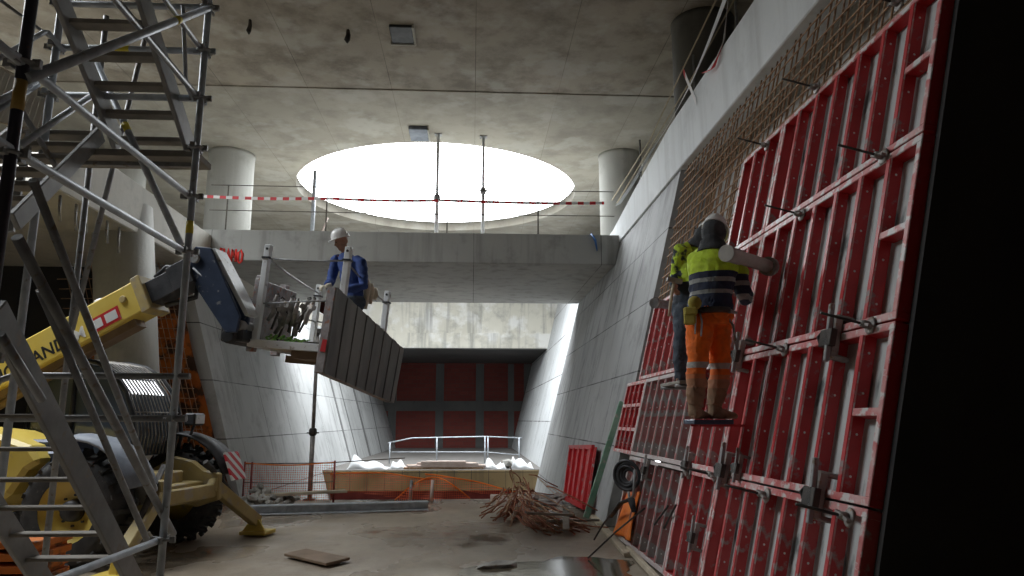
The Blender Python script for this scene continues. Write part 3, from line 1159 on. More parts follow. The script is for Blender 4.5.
lo0, lo1 = atx(-5, 310, -2.32), atx(138, 588, -2.32)
flight('lower aluminium stair flight in front of the yellow machine', -2.32, -2.93, lo0, lo1, 7, .3, .96, .12, th=.022)
up1, up0 = atx(190, 148, -2.15), atx(143, 0, -2.15)
up_ext = up1 + (up0 - up1) * 1.6
flight('upper aluminium stair flight at the top of the scaffold', -2.15, -2.67, up_ext, up1, 8, .1, .97, .10)
m0, m1 = atx(14, 222, -2.72), atx(101, 134, -2.72)
flight('middle stair flight climbing behind the dark scaffold post', -2.72, -3.32, m0, m1, 6, .2, .97, .13, 'alu', .12)

# ------------------------------------------------------------------ telescopic handler
hd = R(-11.3)
th = thing('telehandler', 'dusty yellow telescopic handler with its boom raised behind the scaffold', 'machine', (-4.3, 9.7, 0), Euler((0, 0, hd)))
TH = ROOTM[th.name]
def wheel(x, y, lab=None):
    s = 1 if y > 0 else -1
    m = MB()
    m.lathe([(.36, -.19), (.50, -.205), (.58, -.19), (.60, -.15), (.605, 0), (.60, .15), (.58, .19), (.50, .205), (.36, .19)], (x, y, .64), 'Y', 36, caps=False)
    for k in range(22):
        a = 2 * math.pi * k / 22
        for sd in (-1, 1):
            a2 = a + (.14 if sd > 0 else 0)
            Rm = Euler((0, -a2, 0)).to_matrix() @ Euler((0, 0, .5 * sd)).to_matrix()
            c = Vector((x + math.cos(a2) * .61, y + sd * .1, .64 + math.sin(a2) * .61))
            m.box(c, (.06, .22, .05), Rm)
    w = m.build('wheel', M['rubber'], th)
    m = MB()
    m.lathe([(.05, .05 * s), (.20, .06 * s), (.24, .10 * s), (.33, .12 * s), (.37, .19 * s), (.385, .19 * s), (.37, .0), (.05, .0)], (x, y, .64), 'Y', 28)
    m.build('rim', M['yellow'], w)
    m = MB()
    m.lathe([(.02, .17 * s), (.11, .16 * s), (.13, .05 * s)], (x, y, .64), 'Y', 16)
    for k in range(8):
        a = math.pi * k / 4
        m.lathe([(.015, .05 * s), (.015, .085 * s)], (x + .17 * math.cos(a), y, .64 + .17 * math.sin(a)), 'Y', 6)
    m.build('hub', M['machdark'], w)


for x in (0, -2.9):
    for y in (-.98, .98):
        wheel(x, y)
m = MB()
m.box((-1.5, 0, .82), (3.9, .62, .36)); m.box((-1.5, 0, .62), (3.3, .44, .2)); m.box((0, 0, .64), (.28, 1.6, .24)); m.box((-2.9, 0, .64), (.28, 1.6, .24))
m.build('chassis', M['dirtyyellow'], th, bevel=.02)
# rounded engine pod on the near side and rear body
m = MB()
m.prism([(-3.6, .78), (-3.65, 1.3), (-3.35, 1.62), (-2.0, 1.60), (-1.15, 1.52), (-.62, 1.36), (-.45, 1.18), (-.62, 1.08), (-.80, .80), (-1.2, .55), (-1.9, .50), (-2.1, .78), (-2.25, 1.2), (-2.85, 1.38), (-3.35, 1.2), (-3.5, .9)], lambda x, z, q: Vector((x, -1.12 + .72 * q, z)))
m.build('engine_cover', M['yellow'], th, bevel=.05)
m = MB(); m.box((-1.72, -1.125, 1.12), (.55, .02, .28)); m.box((-1.72, -1.13, 1.12), (.45, .02, .02)); m.box((-1.72, -1.13, 1.2), (.45, .02, .02)); m.build('grille', M['machdark'], th)
m = MB(); m.box((-1.0, -.62, 1.32), (1.3, .5, .2)); m.box((-.5, -.72, 1.18), (.5, .4, .22)); m.build('side_tank', M['blue'], th, bevel=.03)
m = MB(); m.ell((-1.35, -.7, 1.47), (.14, .12, .07)); m.build('rag', M['greenstuff'], th)
m = MB(); m.path([(-.55, -.8, 1.3), (-.55, -.8, 1.45), (-.5, -.8, 1.5)], .06, 12); m.build('filler_cap', M['yellow'], th)
# front frame
m = MB()
m.prism([(-.2, .6), (-.25, .95), (.1, 1.16), (.4, 1.10), (.58, .98), (.80, .94), (.82, .60), (.5, .50), (.2, .55)], lambda x, z, q: Vector((x, -.66 + .10 * q, z)))
m.prism([(-.2, .6), (-.25, .95), (.1, 1.16), (.4, 1.10), (.58, .98), (.80, .94), (.82, .60), (.5, .50), (.2, .55)], lambda x, z, q: Vector((x, .56 + .10 * q, z)))
m.box((.45, 0, .72), (.35, 1.0, .26)); m.box((.74, 0, .72), (.08, 1.25, .18))
ff = m.build('front_frame', M['dirtyyellow'], th, bevel=.015)
m = MB()
m.box((.52, -.69, .78), (.30, .06, .22))
m.lathe([(.05, -.02), (.05, .02)], (.52, -.725, .70), 'Y', 14); m.lathe([(.03, -.02), (.03, .02)], (.4, -.675, .95), 'Y', 10)
m.build('pin_plate', M['rubble'], ff)
m = MB(); m.box((.28, -.69, .86), (.1, .03, .4)); m.build('warning_board', M['hazard'], ff)
for s in (-1, 1):
    m = MB()
    m.bar((.72, s * .52, .82), (.92, s * 1.48, .20), .13, .16, (0, 0, 1))
    a = m.build('stabiliser_leg', M['dirtyyellow'], th, bevel=.01)
    m = MB(); m.box((.92, s * 1.52, .05), (.40, .34, .05)); m.bar((.92, s * 1.5, .05), (.92, s * 1.47, .22), .1, .12)
    m.prism([(.74, .07), (1.1, .07), (.98, .24), (.86, .24)], lambda x, z, q: Vector((x, s * 1.4 + .04 * q, z)))
    m.build('foot_pad', M['yellow'], a, bevel=.008)
    m = MB(); m.path([(.66, s * .45, 1.1), (.84, s * 1.1, .52)], .035, 10); m.build('stabiliser_ram', M['darksteel'], a)
# fenders
for s in (-1, 1):
    m = MB()
    rings = []
    for k in range(9):
        a = R(20 + 88 * k / 8)
        rr = .80
        c = Vector((math.cos(a) * rr, 0, .64 + math.sin(a) * rr))
        n_ = Vector((math.cos(a), 0, math.sin(a)))
        rings.append([Vector((c.x, s * .72, c.z)), Vector((c.x, s * 1.22, c.z - .02)), Vector((c.x, s * 1.22, c.z - .02)) + n_ * .03, Vector((c.x, s * .97, c.z)) + n_ * .06, Vector((c.x, s * .72, c.z)) + n_ * .03])
    m.loft(rings)
    m.build('fender', M['fender' if s < 0 else 'machdark'], th)
m = MB(); m.box((.82, .93, 1.02), (.03, .36, .40), Euler((0, R(-22), 0))); m.build('hazard_plate', M['hazard'], th)
m = MB(); m.box((.25, .78, 1.66), (.16, .26, .17)); hl = m.build('work_lamp', M['machdark'], th, bevel=.02)
m = MB(); m.box((.335, .78, 1.66), (.012, .21, .12)); m.build('lens', M['whitepost'], hl)
m = MB(); m.path([(.25, .78, 1.58), (.2, .75, 1.35)], .02, 8); m.build('bracket', M['machdark'], hl)
# cab with barred curved front
cabp = [(-.05, 1.2), (-.02, 1.45), (-.08, 1.75), (-.2, 2.02), (-.4, 2.25), (-.65, 2.4), (-.95, 2.46), (-1.55, 2.44), (-1.62, 1.2)]
m = MB(); m.prism(cabp, lambda x, z, q: Vector((x * .97 - .03, -.08 + .98 * q, z * .985)))
glass, gnt, gb = _new('dark_cab_glass')
gb.inputs['Base Color'].default_value = (.10, .12, .15, 1); gb.inputs['Roughness'].default_value = .08; gb.inputs['Specular IOR Level'].default_value = .8
cab = m.build('cab', glass, th, bevel=.02)
m = MB()
for k in range(15):
    y = -.1 + 1.02 * k / 14
    m.path([(x, y, z) for x, z in cabp[:7]], .0085, 6)
for x, z in (cabp[2], cabp[4], cabp[6]):
    m.path([(x, -.1, z), (x, .92, z)], .011, 6)
m.build('guard_grille', M['clampsteel'], cab)
m = MB()
for y in (-.1, .92):
    m.path([(x, y, z) for x, z in cabp], .03, 8, True)
m.path([(-.95, -.1, 1.2), (-.95, -.1, 2.46)], .03, 8)
m.build('cab_frame', M['machdark'], cab)
# boom
ang = R(26.8)
bd = Vector((math.cos(ang), 0, math.sin(ang)))
tip = Vector((.16, -.24, 3.27))
root_b = tip - bd * 4.7
bn = Vector((-math.sin(ang), 0, math.cos(ang)))
m = MB()
m.bar(root_b, tip, .36, .44, (0, 0, 1))
boom = m.build('boom', M['yellow'], th, bevel=.02)
m = MB(); m.bar(tip - bd * .12, tip + bd * .015, .42, .50); m.lathe([(.05, -.02), (.05, .02)], tip - bd * .3 + bn * .05 + Vector((0, -.19, 0)), 'Y', 12)
m.build('boom_collar', M['dirtyyellow'], boom, bevel=.012)
m = MB(); m.bar(root_b + bn * -.26 + bd * .8, tip - bd * .3 - bn * .27, .2, .10); m.path([root_b + bd * 2.2 - bn * .36, tip - bd * .9 - bn * .30], .05, 10)
m.build('hose_tray', M['brown_board'], boom)
m = MB(); m.ell(tip - bd * .7 + bn * .26, (.10, .06, .05)); m.build('boom_lamp', M['whitepost'], boom)
brot = Euler((math.pi / 2, -ang, 0), 'XYZ')
brm = (Matrix((( bd.x, bn.x, 0), (0, 0, -1), (bd.z, bn.z, 0)))).to_euler()
for txt, sx, off, size, mat in (('HOLLAND', 1, 2.32, .235, 'lettering'), ('NEW', 1, 3.02, .235, 'lettering'), ('LM', 1, 1.2, .22, 'white')):
    letters(txt, size, M[mat], tip - bd * off + bn * -.155 + Vector((0, -.183, 0)), brm, 'lettering', boom, .002)
m = MB()
sp = tip - bd * .86 - bn * .08
m.bar(sp + Vector((0, -.183, 0)), sp + bd * .46 + Vector((0, -.183, 0)), .006, .19, (0, 0, 1))
st = m.build('warning_sticker', M['red'], boom)
m = MB()
for k in range(2):
    m.bar(sp + bd * (.03 + .22 * k) + Vector((0, -.188, 0)), sp + bd * (.2 + .22 * k) + Vector((0, -.188, 0)), .004, .12, (0, 0, 1))
m.build('sticker_field', M['whitepost'], st)
# inner boom head and folding jib
hp = tip + bd * .52 - bn * .02
m = MB(); m.bar(tip - bd * .3, hp, .26, .30); m.box(hp + Vector((-.02, 0, 0)), (.3, .34, .34), Euler((0, -ang, 0)))
m.path([tip + bd * .1 + bn * .2, tip + bd * .3 + bn * .26, hp + bn * .12], .03, 8); m.path([tip - bn * .22 + bd * .1, hp - bn * .30, hp + bd * .1 - bn * .1], .035, 8)
head = m.build('boom_head', M['machdark'], th, bevel=.015)
THI = TH.inverted()
def thl(u, v, Y): return THI @ at(u, v, Y)
jp = [(188, 258), (197, 247), (214, 249), (247, 318), (243, 334), (231, 334), (199, 290)]
m = MB()
loc_ = [thl(u, v, 9.25) for u, v in jp]
for dy in (-.02, .20):
    m.prism([(p.x, p.z) for p in loc_], lambda x, z, q: Vector((x, loc_[0].y + dy + .05 * q, z)))
jib = m.build('jib_plate', M['blue'], th, bevel=.01)
m = MB()
a, c = thl(212, 250, 9.25), thl(246, 316, 9.25)
m.bar(a + Vector((.02, .2, 0)), c + Vector((.02, .2, 0)), .05, .50, (0, 1, 0)) if False else m.slab4([a + Vector((0, -.03, 0)), a + Vector((0, .27, 0)), c + Vector((0, .27, 0)), c + Vector((0, -.03, 0))], (.05, 0, .02))
m.build('jib_front_plate', M['whitepost'], jib)
for u, v in ((238, 325), (195, 258)):
    q = thl(u, v, 9.2)
    m = MB(); m.lathe([(.07, -.04), (.07, .34)], (q.x, q.y, q.z), 'Y', 16); m.build('pivot_pin', M['galvdull'], jib)
m = MB(); m.path([thl(193, 268, 9.2), thl(206, 280, 9.2), thl(214, 276, 9.2), thl(226, 300, 9.2)], .015, 8)
m.build('hydraulic_hose', M['galvdull'], jib)
q = thl(232, 330, 9.3)
m = MB(); m.box(q + Vector((.02, .2, -.02)), (.30, .5, .26)); m.lathe([(.1, -.1), (.1, .5)], (q.x, q.y, q.z - .08), 'Y', 14)
m.build('tilt_joint', M['machdark'], jib, bevel=.02)

# ------------------------------------------------------------------ man platform carried by the machine
P1 = at(255, 341, 9.5)
tilt = R(5)
PR = Euler((0, 0, hd)).to_matrix() @ Euler((0, tilt, 0)).to_matrix()
pf = thing('work_platform', 'white post work platform with cable rails hanging on the machine jib', 'platform', P1, PR)
LX, LY = 1.13, 1.75
m = MB(); m.box((LX / 2, LY / 2, -.03), (LX + .1, LY + .1, .05)); m.build('floor_plate', M['timber'], pf, bevel=.006)
m = MB()
for yy in (-.05, LY + .05): m.box((LX / 2, yy, -.03), (LX + .14, .05, .10))
for xx in (-.05, LX + .05): m.box((xx, LY / 2, -.03), (.05, LY + .1, .10))
m.build('edge_frame', M['whitepost'], pf, bevel=.005)
m = MB(); m.box((.75, .5, -.13), (.5, .9, .1)); m.box((.5, .9, -.16), (.9, .14, .1)); m.build('fork_pocket', M['brown_board'], pf)
for x, y, h in ((0, 0, 1.30), (LX, 0, 1.33), (0, LY, 1.08), (LX, LY, 1.05)):
    m = MB(); m.box((x, y, h / 2), (.085, .085, h))
    o = m.build('post', M['whitepost'], pf, bevel=.008)
    m = MB(); m.box((x, y, h - .18), (.11, .11, .025)); m.build('ferrule', M['machdark'], o)
    m = MB(); m.lathe([(.018, -.05), (.018, .05)], (x, y, h - .06), 'Y', 8); m.build('pin', M['machdark'], o)
zt = 1.12
def rail(a, c, sag=.02):
    a, c = Vector(a), Vector(c)
    m = MB(); m.path([a, a.lerp(c, .35) - Vector((0, 0, sag)), a.lerp(c, .7) - Vector((0, 0, sag)), c], .0125, 6)
    m.build('rail', M['galvdull'], pf)


rail((0, 0, zt), (LX, 0, zt + .03)); rail((0, 0, .50), (LX, 0, .62), 0); rail((0, 0, zt), (0, LY, .95)); rail((LX, 0, zt), (LX, LY, .85)); rail((LX, 0, .5), (LX, LY, .45)); rail((0, LY, .5), (LX, LY, .5)); rail((0, 0, .5), (0, LY, .5))
m = MB(); m.slab4([(-.16, .05, -.05), (-.16, 1.2, -.05), (-.16, 1.2, .85), (-.16, .05, .85)], (.07, 0, 0)); m.box((-.2, .3, .4), (.12, .1, 1.05)); m.box((-.2, 1.0, .4), (.12, .1, 1.05))
m.build('carriage', M['carriage'], pf, bevel=.012)
# big ribbed grey board hung on the outer side of the platform
q = [at(336, 287, 8.7), at(323, 373, 8.7), at(393, 403, 10.7), at(403, 349, 10.7)]
tb = thing('side_board', 'large wet grey ribbed board leaning on the work platform', 'board', q[1])
nrm = (q[1] - q[0]).cross(q[3] - q[0]).normalized()
if nrm.x < 0: nrm = -nrm
m = MB(); m.slab4(q, nrm * -.12); m.build('board_core', M['carriage'], tb, world=True, bevel=.006)
m = MB()
for k in range(15):
    f0, f1 = (k + .06) / 15, (k + .94) / 15
    a, b2, c, d = q[0].lerp(q[3], f0), q[1].lerp(q[2], f0), q[1].lerp(q[2], f1), q[0].lerp(q[3], f1)
    m.slab4([a, b2, c, d], nrm * (.012 if k % 2 else .022))
m.build('ribbed_face', M['panelgrey'], tb, world=True)
m = MB(); e0, e1 = q[0].lerp(q[1], .62) - nrm * .04, q[0].lerp(q[1], .76) - nrm * .04
vv = (q[0] - q[3]).normalized() * .004
m.slab4([e0 + vv - nrm * .03, e1 + vv - nrm * .045, e1 + vv + nrm * .03, e0 + vv + nrm * .03], vv); m.build('red_edge_paint', M['red'], tb, world=True)

# clamps and chains hung inside the platform
CH = []
def hung(lx_, ly_, lz, rot, lab):
    o3 = Matrix.Translation(P1) @ PR.to_4x4() @ Vector((lx_, ly_, lz))
    t = thing('hung_clamp', lab, 'clamp', o3, PR @ Euler(rot).to_matrix(), 'rusty clamps hanging in the platform')
    if not CH:
        m = MB(); m.path([(0, 0, .03), (0, 0, -.12), (.05, .0, -.2), (.02, 0, -.33)], [.03, .035, .04, .025], 8); m.box((.0, 0, -.1), (.12, .06, .06)); CH.append(m.build('jaw', M['clampsteel'], t))
        m = MB(); m.path([(.03, .02, -.1), (.1, .02, -.18), (.11, .02, -.42)], .016, 6); CH.append(m.build('lever', M['darksteel'], t))
        m = MB(); m.path([(0, 0, .06), (.03, 0, .03), (0, 0, 0), (-.03, 0, .03)], .012, 6, True); CH.append(m.build('hook', M['darksteel'], t))
    else:
        for s in CH:
            c = s.copy(); COL.objects.link(c); c.parent = t
    return t


for k, (x, y, z, r) in enumerate(((.12, .18, .62, (0, .3, 0)), (.25, .1, .56, (.2, -.1, .5)), (.36, .16, .60, (0, .2, 1.2)), (.47, .1, .55, (.1, -.3, 2)), (.58, .18, .60, (0, .4, .7)), (.68, .12, .60, (.2, 0, 2.6)), (.2, .3, .45, (.3, .2, 1)), (.42, .28, .42, (.1, .5, 2.2)))):
    hung(x, y, z, r, 'rusty clamp in the row hung on the lower platform rail beside the white post')
PW = Matrix.Translation(P1) @ PR.to_4x4()
def pl(x, y, z): return PW @ Vector((x, y, z))
random.seed(11)
m = MB()
for k in range(60):
    c = pl(random.uniform(.12, .62), random.uniform(.0, .25), .02 + random.uniform(0, .07))
    m.box(c, (.09, .03, .004), Euler((random.uniform(-.8, .8), random.uniform(-.8, .8), random.uniform(0, 6))))
tag(m.build('green_twigs', M['leaf']), 'green leafy scraps on the work platform floor', 'leaves', kind='stuff')
m = MB()
m.path([pl(.45, .1, .03), pl(.7, .14, .04), pl(1.0, .1, .03)], .02, 6); m.path([pl(.55, .22, .03), pl(.9, .18, .045)], .016, 6)
tag(m.build('iron_offcut', M['darksteel']), 'dark iron offcuts lying on the platform floor', 'offcut')
t = thing('timber_prop', 'pale timber plank standing in the platform behind the white post', 'plank', pl(.75, .9, 0))
m = MB(); m.bar(pl(.74, .9, 0), pl(.80, .9, .62), .14, .03, (0, 1, 0)); m.build('plank', M['whitepost'], t, world=True)
t = thing('rag', 'brown rags hung over the far platform rail beside the blue jacket', 'rag', pl(LX, .95, .95))
m = MB()
for k in range(3):
    y = .75 + k * .17
    m.path([pl(LX - .03, y, .98 - k * .03), pl(LX, y + .02, 1.0 - k * .03), pl(LX + .04, y, .93 - k * .03), pl(LX + .03, y + .02, .62 + .1 * k)], [.05, .07, .05, .03], 8)
m.build('cloth', M['timber'], t, world=True)

# ------------------------------------------------------------------ people
def fuse(name, m, mats, parent, voxel=.011, it=4, fac=.5, fold=0):
    """one continuous surface grown over the lofted limbs"""
    if not isinstance(mats, (list, tuple)):
        mats = [mats]
    o = m.build(name, mats, None)
    me0 = o.data
    r = o.modifiers.new('r', 'REMESH'); r.mode = 'VOXEL'; r.voxel_size = voxel; r.use_smooth_shade = True
    sm = o.modifiers.new('s', 'SMOOTH'); sm.iterations = it; sm.factor = fac
    bpy.context.view_layer.update()
    me = bpy.data.meshes.new_from_object(o.evaluated_get(bpy.context.evaluated_depsgraph_get()))
    bpy.data.objects.remove(o)
    me.name = name
    loc = ROOTM[parent.name].translation
    for v in me.vertices:
        q = v.co - loc
        if fold:
            n1 = mnoise.noise(Vector((q.x * 9 + q.z * 7, q.y * 9 - q.z * 5, q.z * 13)))
            n2 = mnoise.noise(Vector((q.x * 22, q.y * 22, q.z * 30 + q.x * 12)))
            q = q + v.normal * fold * (n1 + .5 * n2)
        v.co = q
    me.materials.clear()
    for q in mats: me.materials.append(q)
    me.polygons.foreach_set('use_smooth', [True] * len(me.polygons))
    o = bpy.data.objects.new(name, me)
    COL.objects.link(o)
    o.parent = parent
    return o


def ring(c, a, b, ra, rb, n=16):
    return [c + a * (ra * math.cos(2 * math.pi * k / n)) + b * (rb * math.sin(2 * math.pi * k / n)) for k in range(n)]


def torso(m, J, side, front, g=0.0, hip=.165, waist=.145, chest=.19, shw=.19):
    pel, ch, nk = J['pelvis'], J['chest'], J['neck']
    up = (nk - pel).normalized()
    rs = [ring(pel - up * .10, side, front, hip * .75 + g, .09 + g), ring(pel, side, front, hip + g, .115 + g),
          ring(pel.lerp(ch, .45), side, front, waist + g, .105 + g), ring(ch, side, front, chest * .92 + g, .12 + g),
          ring(ch.lerp(nk, .45), side, front, shw + g, .11 + g), ring(ch.lerp(nk, .75), side, front, shw * .75 + g, .085 + g),
          ring(ch.lerp(nk, .95), side, front, .075 + g, .07 + g)]
    m.loft(rs)


def arm(m, J, s, g=0.0, stop=1.0, r=(.062, .052, .040, .030)):
    a, e, w = J['sh_' + s], J['el_' + s], J['wr_' + s]
    w2 = e.lerp(w, stop)
    m.path([a.lerp(J['neck'], .35), a, a.lerp(e, .5), e, e.lerp(w2, .4), w2], [r[0] * .9 + g, r[0] + g, r[1] + g, r[2] * 1.05 + g, r[2] + g, r[3] + g], 14)


def leg(m, J, s, g=0.0, stop=1.0, r=(.092, .078, .056, .060, .040)):
    h, k, a = J['hip_' + s], J['kn_' + s], J['an_' + s]
    a2 = k.lerp(a, stop)
    m.path([h + Vector((0, 0, .06)), h, h.lerp(k, .5), k, k.lerp(a2, .35), a2], [r[0] * .85 + g, r[0] + g, r[1] + g, r[2] + g, r[3] + g, r[4] + g], 14)


def foot(m, J, s, g=0.0):
    a, t = J['an_' + s], J['toe_' + s]
    d = (t - a); d.z = 0; d.normalize()
    z0 = t.z
    sd = Vector((-d.y, d.x, 0))
    heel = a - d * .055; heel.z = z0
    rs = []
    for f, w, h in ((0, .03, .045), (.06, .037, .075), (.35, .040, .07), (.7, .047, .048), (.92, .040, .036), (1, .02, .025)):
        c = heel + d * (.275 * f)
        rs.append([c + sd * ((w + g) * math.cos(t_)) + Vector((0, 0, (h + g) * (math.sin(t_) + 1) * .5 * 1.25)) for t_ in [2 * math.pi * k / 14 for k in range(14)]])
    m.loft(rs)
    m.path([a + Vector((0, 0, .04)), Vector((a.x, a.y, z0 + .05))], [.045 + g, .05 + g], 12)


def hand(m, w, d, n, curl=.9, s=1, g=0):
    """palm towards n, fingers along d, five fingers bent at the knuckles, thumb from the side of the palm"""
    d = d.normalized(); n = (n - d * n.dot(d)).normalized(); sd = d.cross(n) * s
    p0, p1 = w, w + d * .085
    m.loft([ring(w - d * .02, sd, n, .026 + g, .02 + g, 12), ring(w + d * .03, sd, n, .038 + g, .017 + g, 12), ring(p1, sd, n, .041 + g, .014 + g, 12)])
    for k, (o, ln) in enumerate(((-.031, .070), (-.011, .080), (.010, .075), (.030, .058))):
        b0 = p1 + sd * o - d * .012
        c1 = curl * .6; c2 = curl * 1.5
        q1 = b0 + (d * math.cos(c1) + n * math.sin(c1)) * ln * .45
        q2 = q1 + (d * math.cos(c2) + n * math.sin(c2)) * ln * .33
        q3 = q2 + (d * math.cos(c2 + .5) + n * math.sin(c2 + .5)) * ln * .25
        m.path([b0, q1, q2, q3], [.0095 + g, .009 + g, .0085 + g, .007 + g], 8)
    t0 = w + d * .025 - sd * .032
    m.path([t0, t0 + (d * .6 - sd * .7 + n * .3).normalized() * .035, t0 + (d * .75 - sd * .5 + n * .6).normalized() * .065], [.013 + g, .0105 + g, .008 + g], 8)


def head_shape(m, c, fwd_, up, s=1):
    sd = fwd_.cross(up).normalized()
    Mx = Matrix((sd, fwd_, up)).transposed()
    m.ell(c + up * .025, (.075, .093, .095), Mx, 16, 12)
    m.ell(c + fwd_ * .02 - up * .05, (.055, .068, .068), Mx, 14, 10)
    m.ell(c + fwd_ * .058 - up * .092, (.028, .026, .02), Mx)
    m.path([c + fwd_ * .088 + up * .02, c + fwd_ * .108 - up * .022, c + fwd_ * .088 - up * .03], [.010, .016, .012], 8)
    for q in (-1, 1):
        m.ell(c + sd * (.076 * q) - up * .01 - fwd_ * .005, (.012, .022, .032), Mx)
        m.ell(c + sd * (.03 * q) + fwd_ * .085 + up * .028, (.022, .010, .008), Mx)
    m.path([c + fwd_ * .083 - up * .056 - sd * .022, c + fwd_ * .092 - up * .056, c + fwd_ * .083 - up * .056 + sd * .022], .007, 6)


def helmet(parent, c, fwd_, up, name='hard_hat'):
    sd = fwd_.cross(up).normalized()
    m = MB()
    rs = []
    for r, z in ((1.0, 0), (1.0, .03), (.95, .065), (.82, .10), (.6, .128), (.3, .143), (.02, .147)):
        rs.append(ring(c + up * z, sd, fwd_, .105 * r, .128 * r, 22))
    m.loft(rs)
    br = [ring(c - up * .004, sd, fwd_, .10, .12, 22), ring(c - up * .006, sd, fwd_, .118, .135, 22)]
    for k in range(22):
        ca, sa = math.cos(2 * math.pi * k / 22), math.sin(2 * math.pi * k / 22)
        if sa > .2: br[1][k] = br[1][k] + fwd_ * (.055 * (sa - .2))
    br.append([p + up * .012 for p in br[1]]); br.append([p + up * .016 for p in br[0]])
    m.loft(br, True, False, True)
    for o in (-.025, 0, .025):
        m.path([c + fwd_ * (.118 * math.cos(t)) + up * (.03 + .122 * math.sin(t)) + sd * o for t in [R(10 + 160 * i / 10) for i in range(11)]], .006, 6)
    return m.build(name, M['helmet'], parent, world=True)


def person(label, J, front, look, trousers, jacket, boots, sleeve=.92, g=.018, hands=None, hood=None, voxel=.011, gloves=None, shape={}):
    base = (J['an_l'] + J['an_r']) / 2
    base.z = min(J['toe_l'].z, J['toe_r'].z)
    root = thing('person', label, 'person', base)
    front = front.normalized()
    side = front.cross(Vector((0, 0, 1))).normalized()
    J = dict(J)
    m = MB()
    torso(m, J, side, front)
    for s in 'lr':
        arm(m, J, s); leg(m, J, s); foot(m, J, s)
    up = (J['head'] - J['neck']).normalized()
    lk = (look - up * look.dot(up)).normalized()
    m.path([J['chest'].lerp(J['neck'], .8), J['neck'], J['head'] - up * .03], [.06, .055, .055], 12)
    head_shape(m, J['head'], lk, up)
    for s, (d, n) in (hands or {}).items():
        hand(m, J['wr_' + s], d, n, 1.0, 1 if s == 'l' else -1)
    fuse('body', m, M['skin'], root, .0085, 2)
    m = MB()
    for q in (-1, 1):
        sd = lk.cross(up).normalized()
        m.ell(J['head'] + sd * (.03 * q) + lk * .087 + up * .014, (.012, .008, .007), Matrix((sd, lk, up)).transposed(), 8, 6)
    m.build('eyes', M['lettering'], root, world=True)
    m = MB()
    torso(m, J, side, front, g + .008, **shape)
    for s in 'lr': arm(m, J, s, g, sleeve)
    up2 = (J['neck'] - J['pelvis']).normalized()
    m.path([J['neck'] - up2 * .03, J['neck'] + up2 * .025], [.075, .07], 14)
    jk = fuse('jacket', m, jacket, root, voxel, 3, fold=.016)
    m = MB()
    pe = J['pelvis']
    m.loft([ring(pe + up2 * .06, side, front, .155 + g, .115 + g), ring(pe - up2 * .03, side, front, .175 + g, .125 + g), ring(pe - up2 * .13, side, front, .15 + g, .10 + g)])
    for s in 'lr': leg(m, J, s, g * .8, .93)
    fuse('trousers', m, trousers, root, voxel, 3, fold=.018)
    for s in 'lr':
        m = MB(); foot(m, J, s, .01)
        m.path([J['an_' + s] + Vector((0, 0, .14)), J['an_' + s]], [.062, .058], 12)
        fuse('boot', m, boots, root, .01, 2)
    if gloves:
        for s, (d, n) in (hands or {}).items():
            m = MB(); hand(m, J['wr_' + s], d, n, 1.0, 1 if s == 'l' else -1, .003)
            m.path([J['wr_' + s] - d.normalized() * .06, J['wr_' + s]], [.042, .036], 12)
            fuse('glove', m, gloves, root, .007, 2)
    if hood:
        sd = lk.cross(up).normalized()
        Mx = Matrix((sd, lk, up)).transposed()
        m = MB()
        m.ell(J['head'] - lk * .015 + up * .0, (.112, .12, .14), Mx, 16, 12)
        m.loft([ring(J['head'] - up * .09 - lk * .01, sd, lk, .105, .11), ring(J['neck'], sd, lk, .13, .115), ring(J['neck'] - up * .07, sd, lk, .17, .12)])
        h = fuse('hood', m, hood, root, .011, 2, fold=.010)
    return root, up, lk, side


def ups(p): return Vector(p)


# worker in the platform
zf = pl(.8, .7, 0).z
J = dict(pelvis=at(353, 297, 10.0), chest=at(351, 273, 10.0), neck=at(346, 254, 9.98), head=at(342, 242, 9.95),
         sh_l=at(361, 263, 9.85), sh_r=at(336, 261, 10.15), el_l=at(364, 286, 9.75), wr_l=at(341, 291, 9.62), el_r=at(331, 281, 10.1), wr_r=at(327, 286, 9.85),
         hip_l=at(358, 303, 9.95), hip_r=at(348, 303, 10.05))
for s, x, y in (('l', .98, .62), ('r', .86, .82)):
    p = pl(x, y, .0)
    J['an_' + s] = p + Vector((0, 0, .09)); J['toe_' + s] = p + Vector((-.2, -.1, .01))
    J['kn_' + s] = J['hip_' + s].lerp(J['an_' + s], .5) + Vector((-.05, -.03, 0))
root, up, lk, side = person('person in blue jacket and white hard hat working in the raised platform', J, Vector((-.8, -.45, 0)), Vector((-.9, -.3, -.35)), M['jeans'], M['navy'], M['boot'],
                            hands={'l': (Vector((-.9, -.2, -.3)), Vector((0, .2, -1))), 'r': (Vector((-.7, -.6, -.2)), Vector((0, .2, -1)))}, gloves=M['glove'], g=.022)
helmet(root, J['head'] + up * .055 + lk * .005, lk, up)

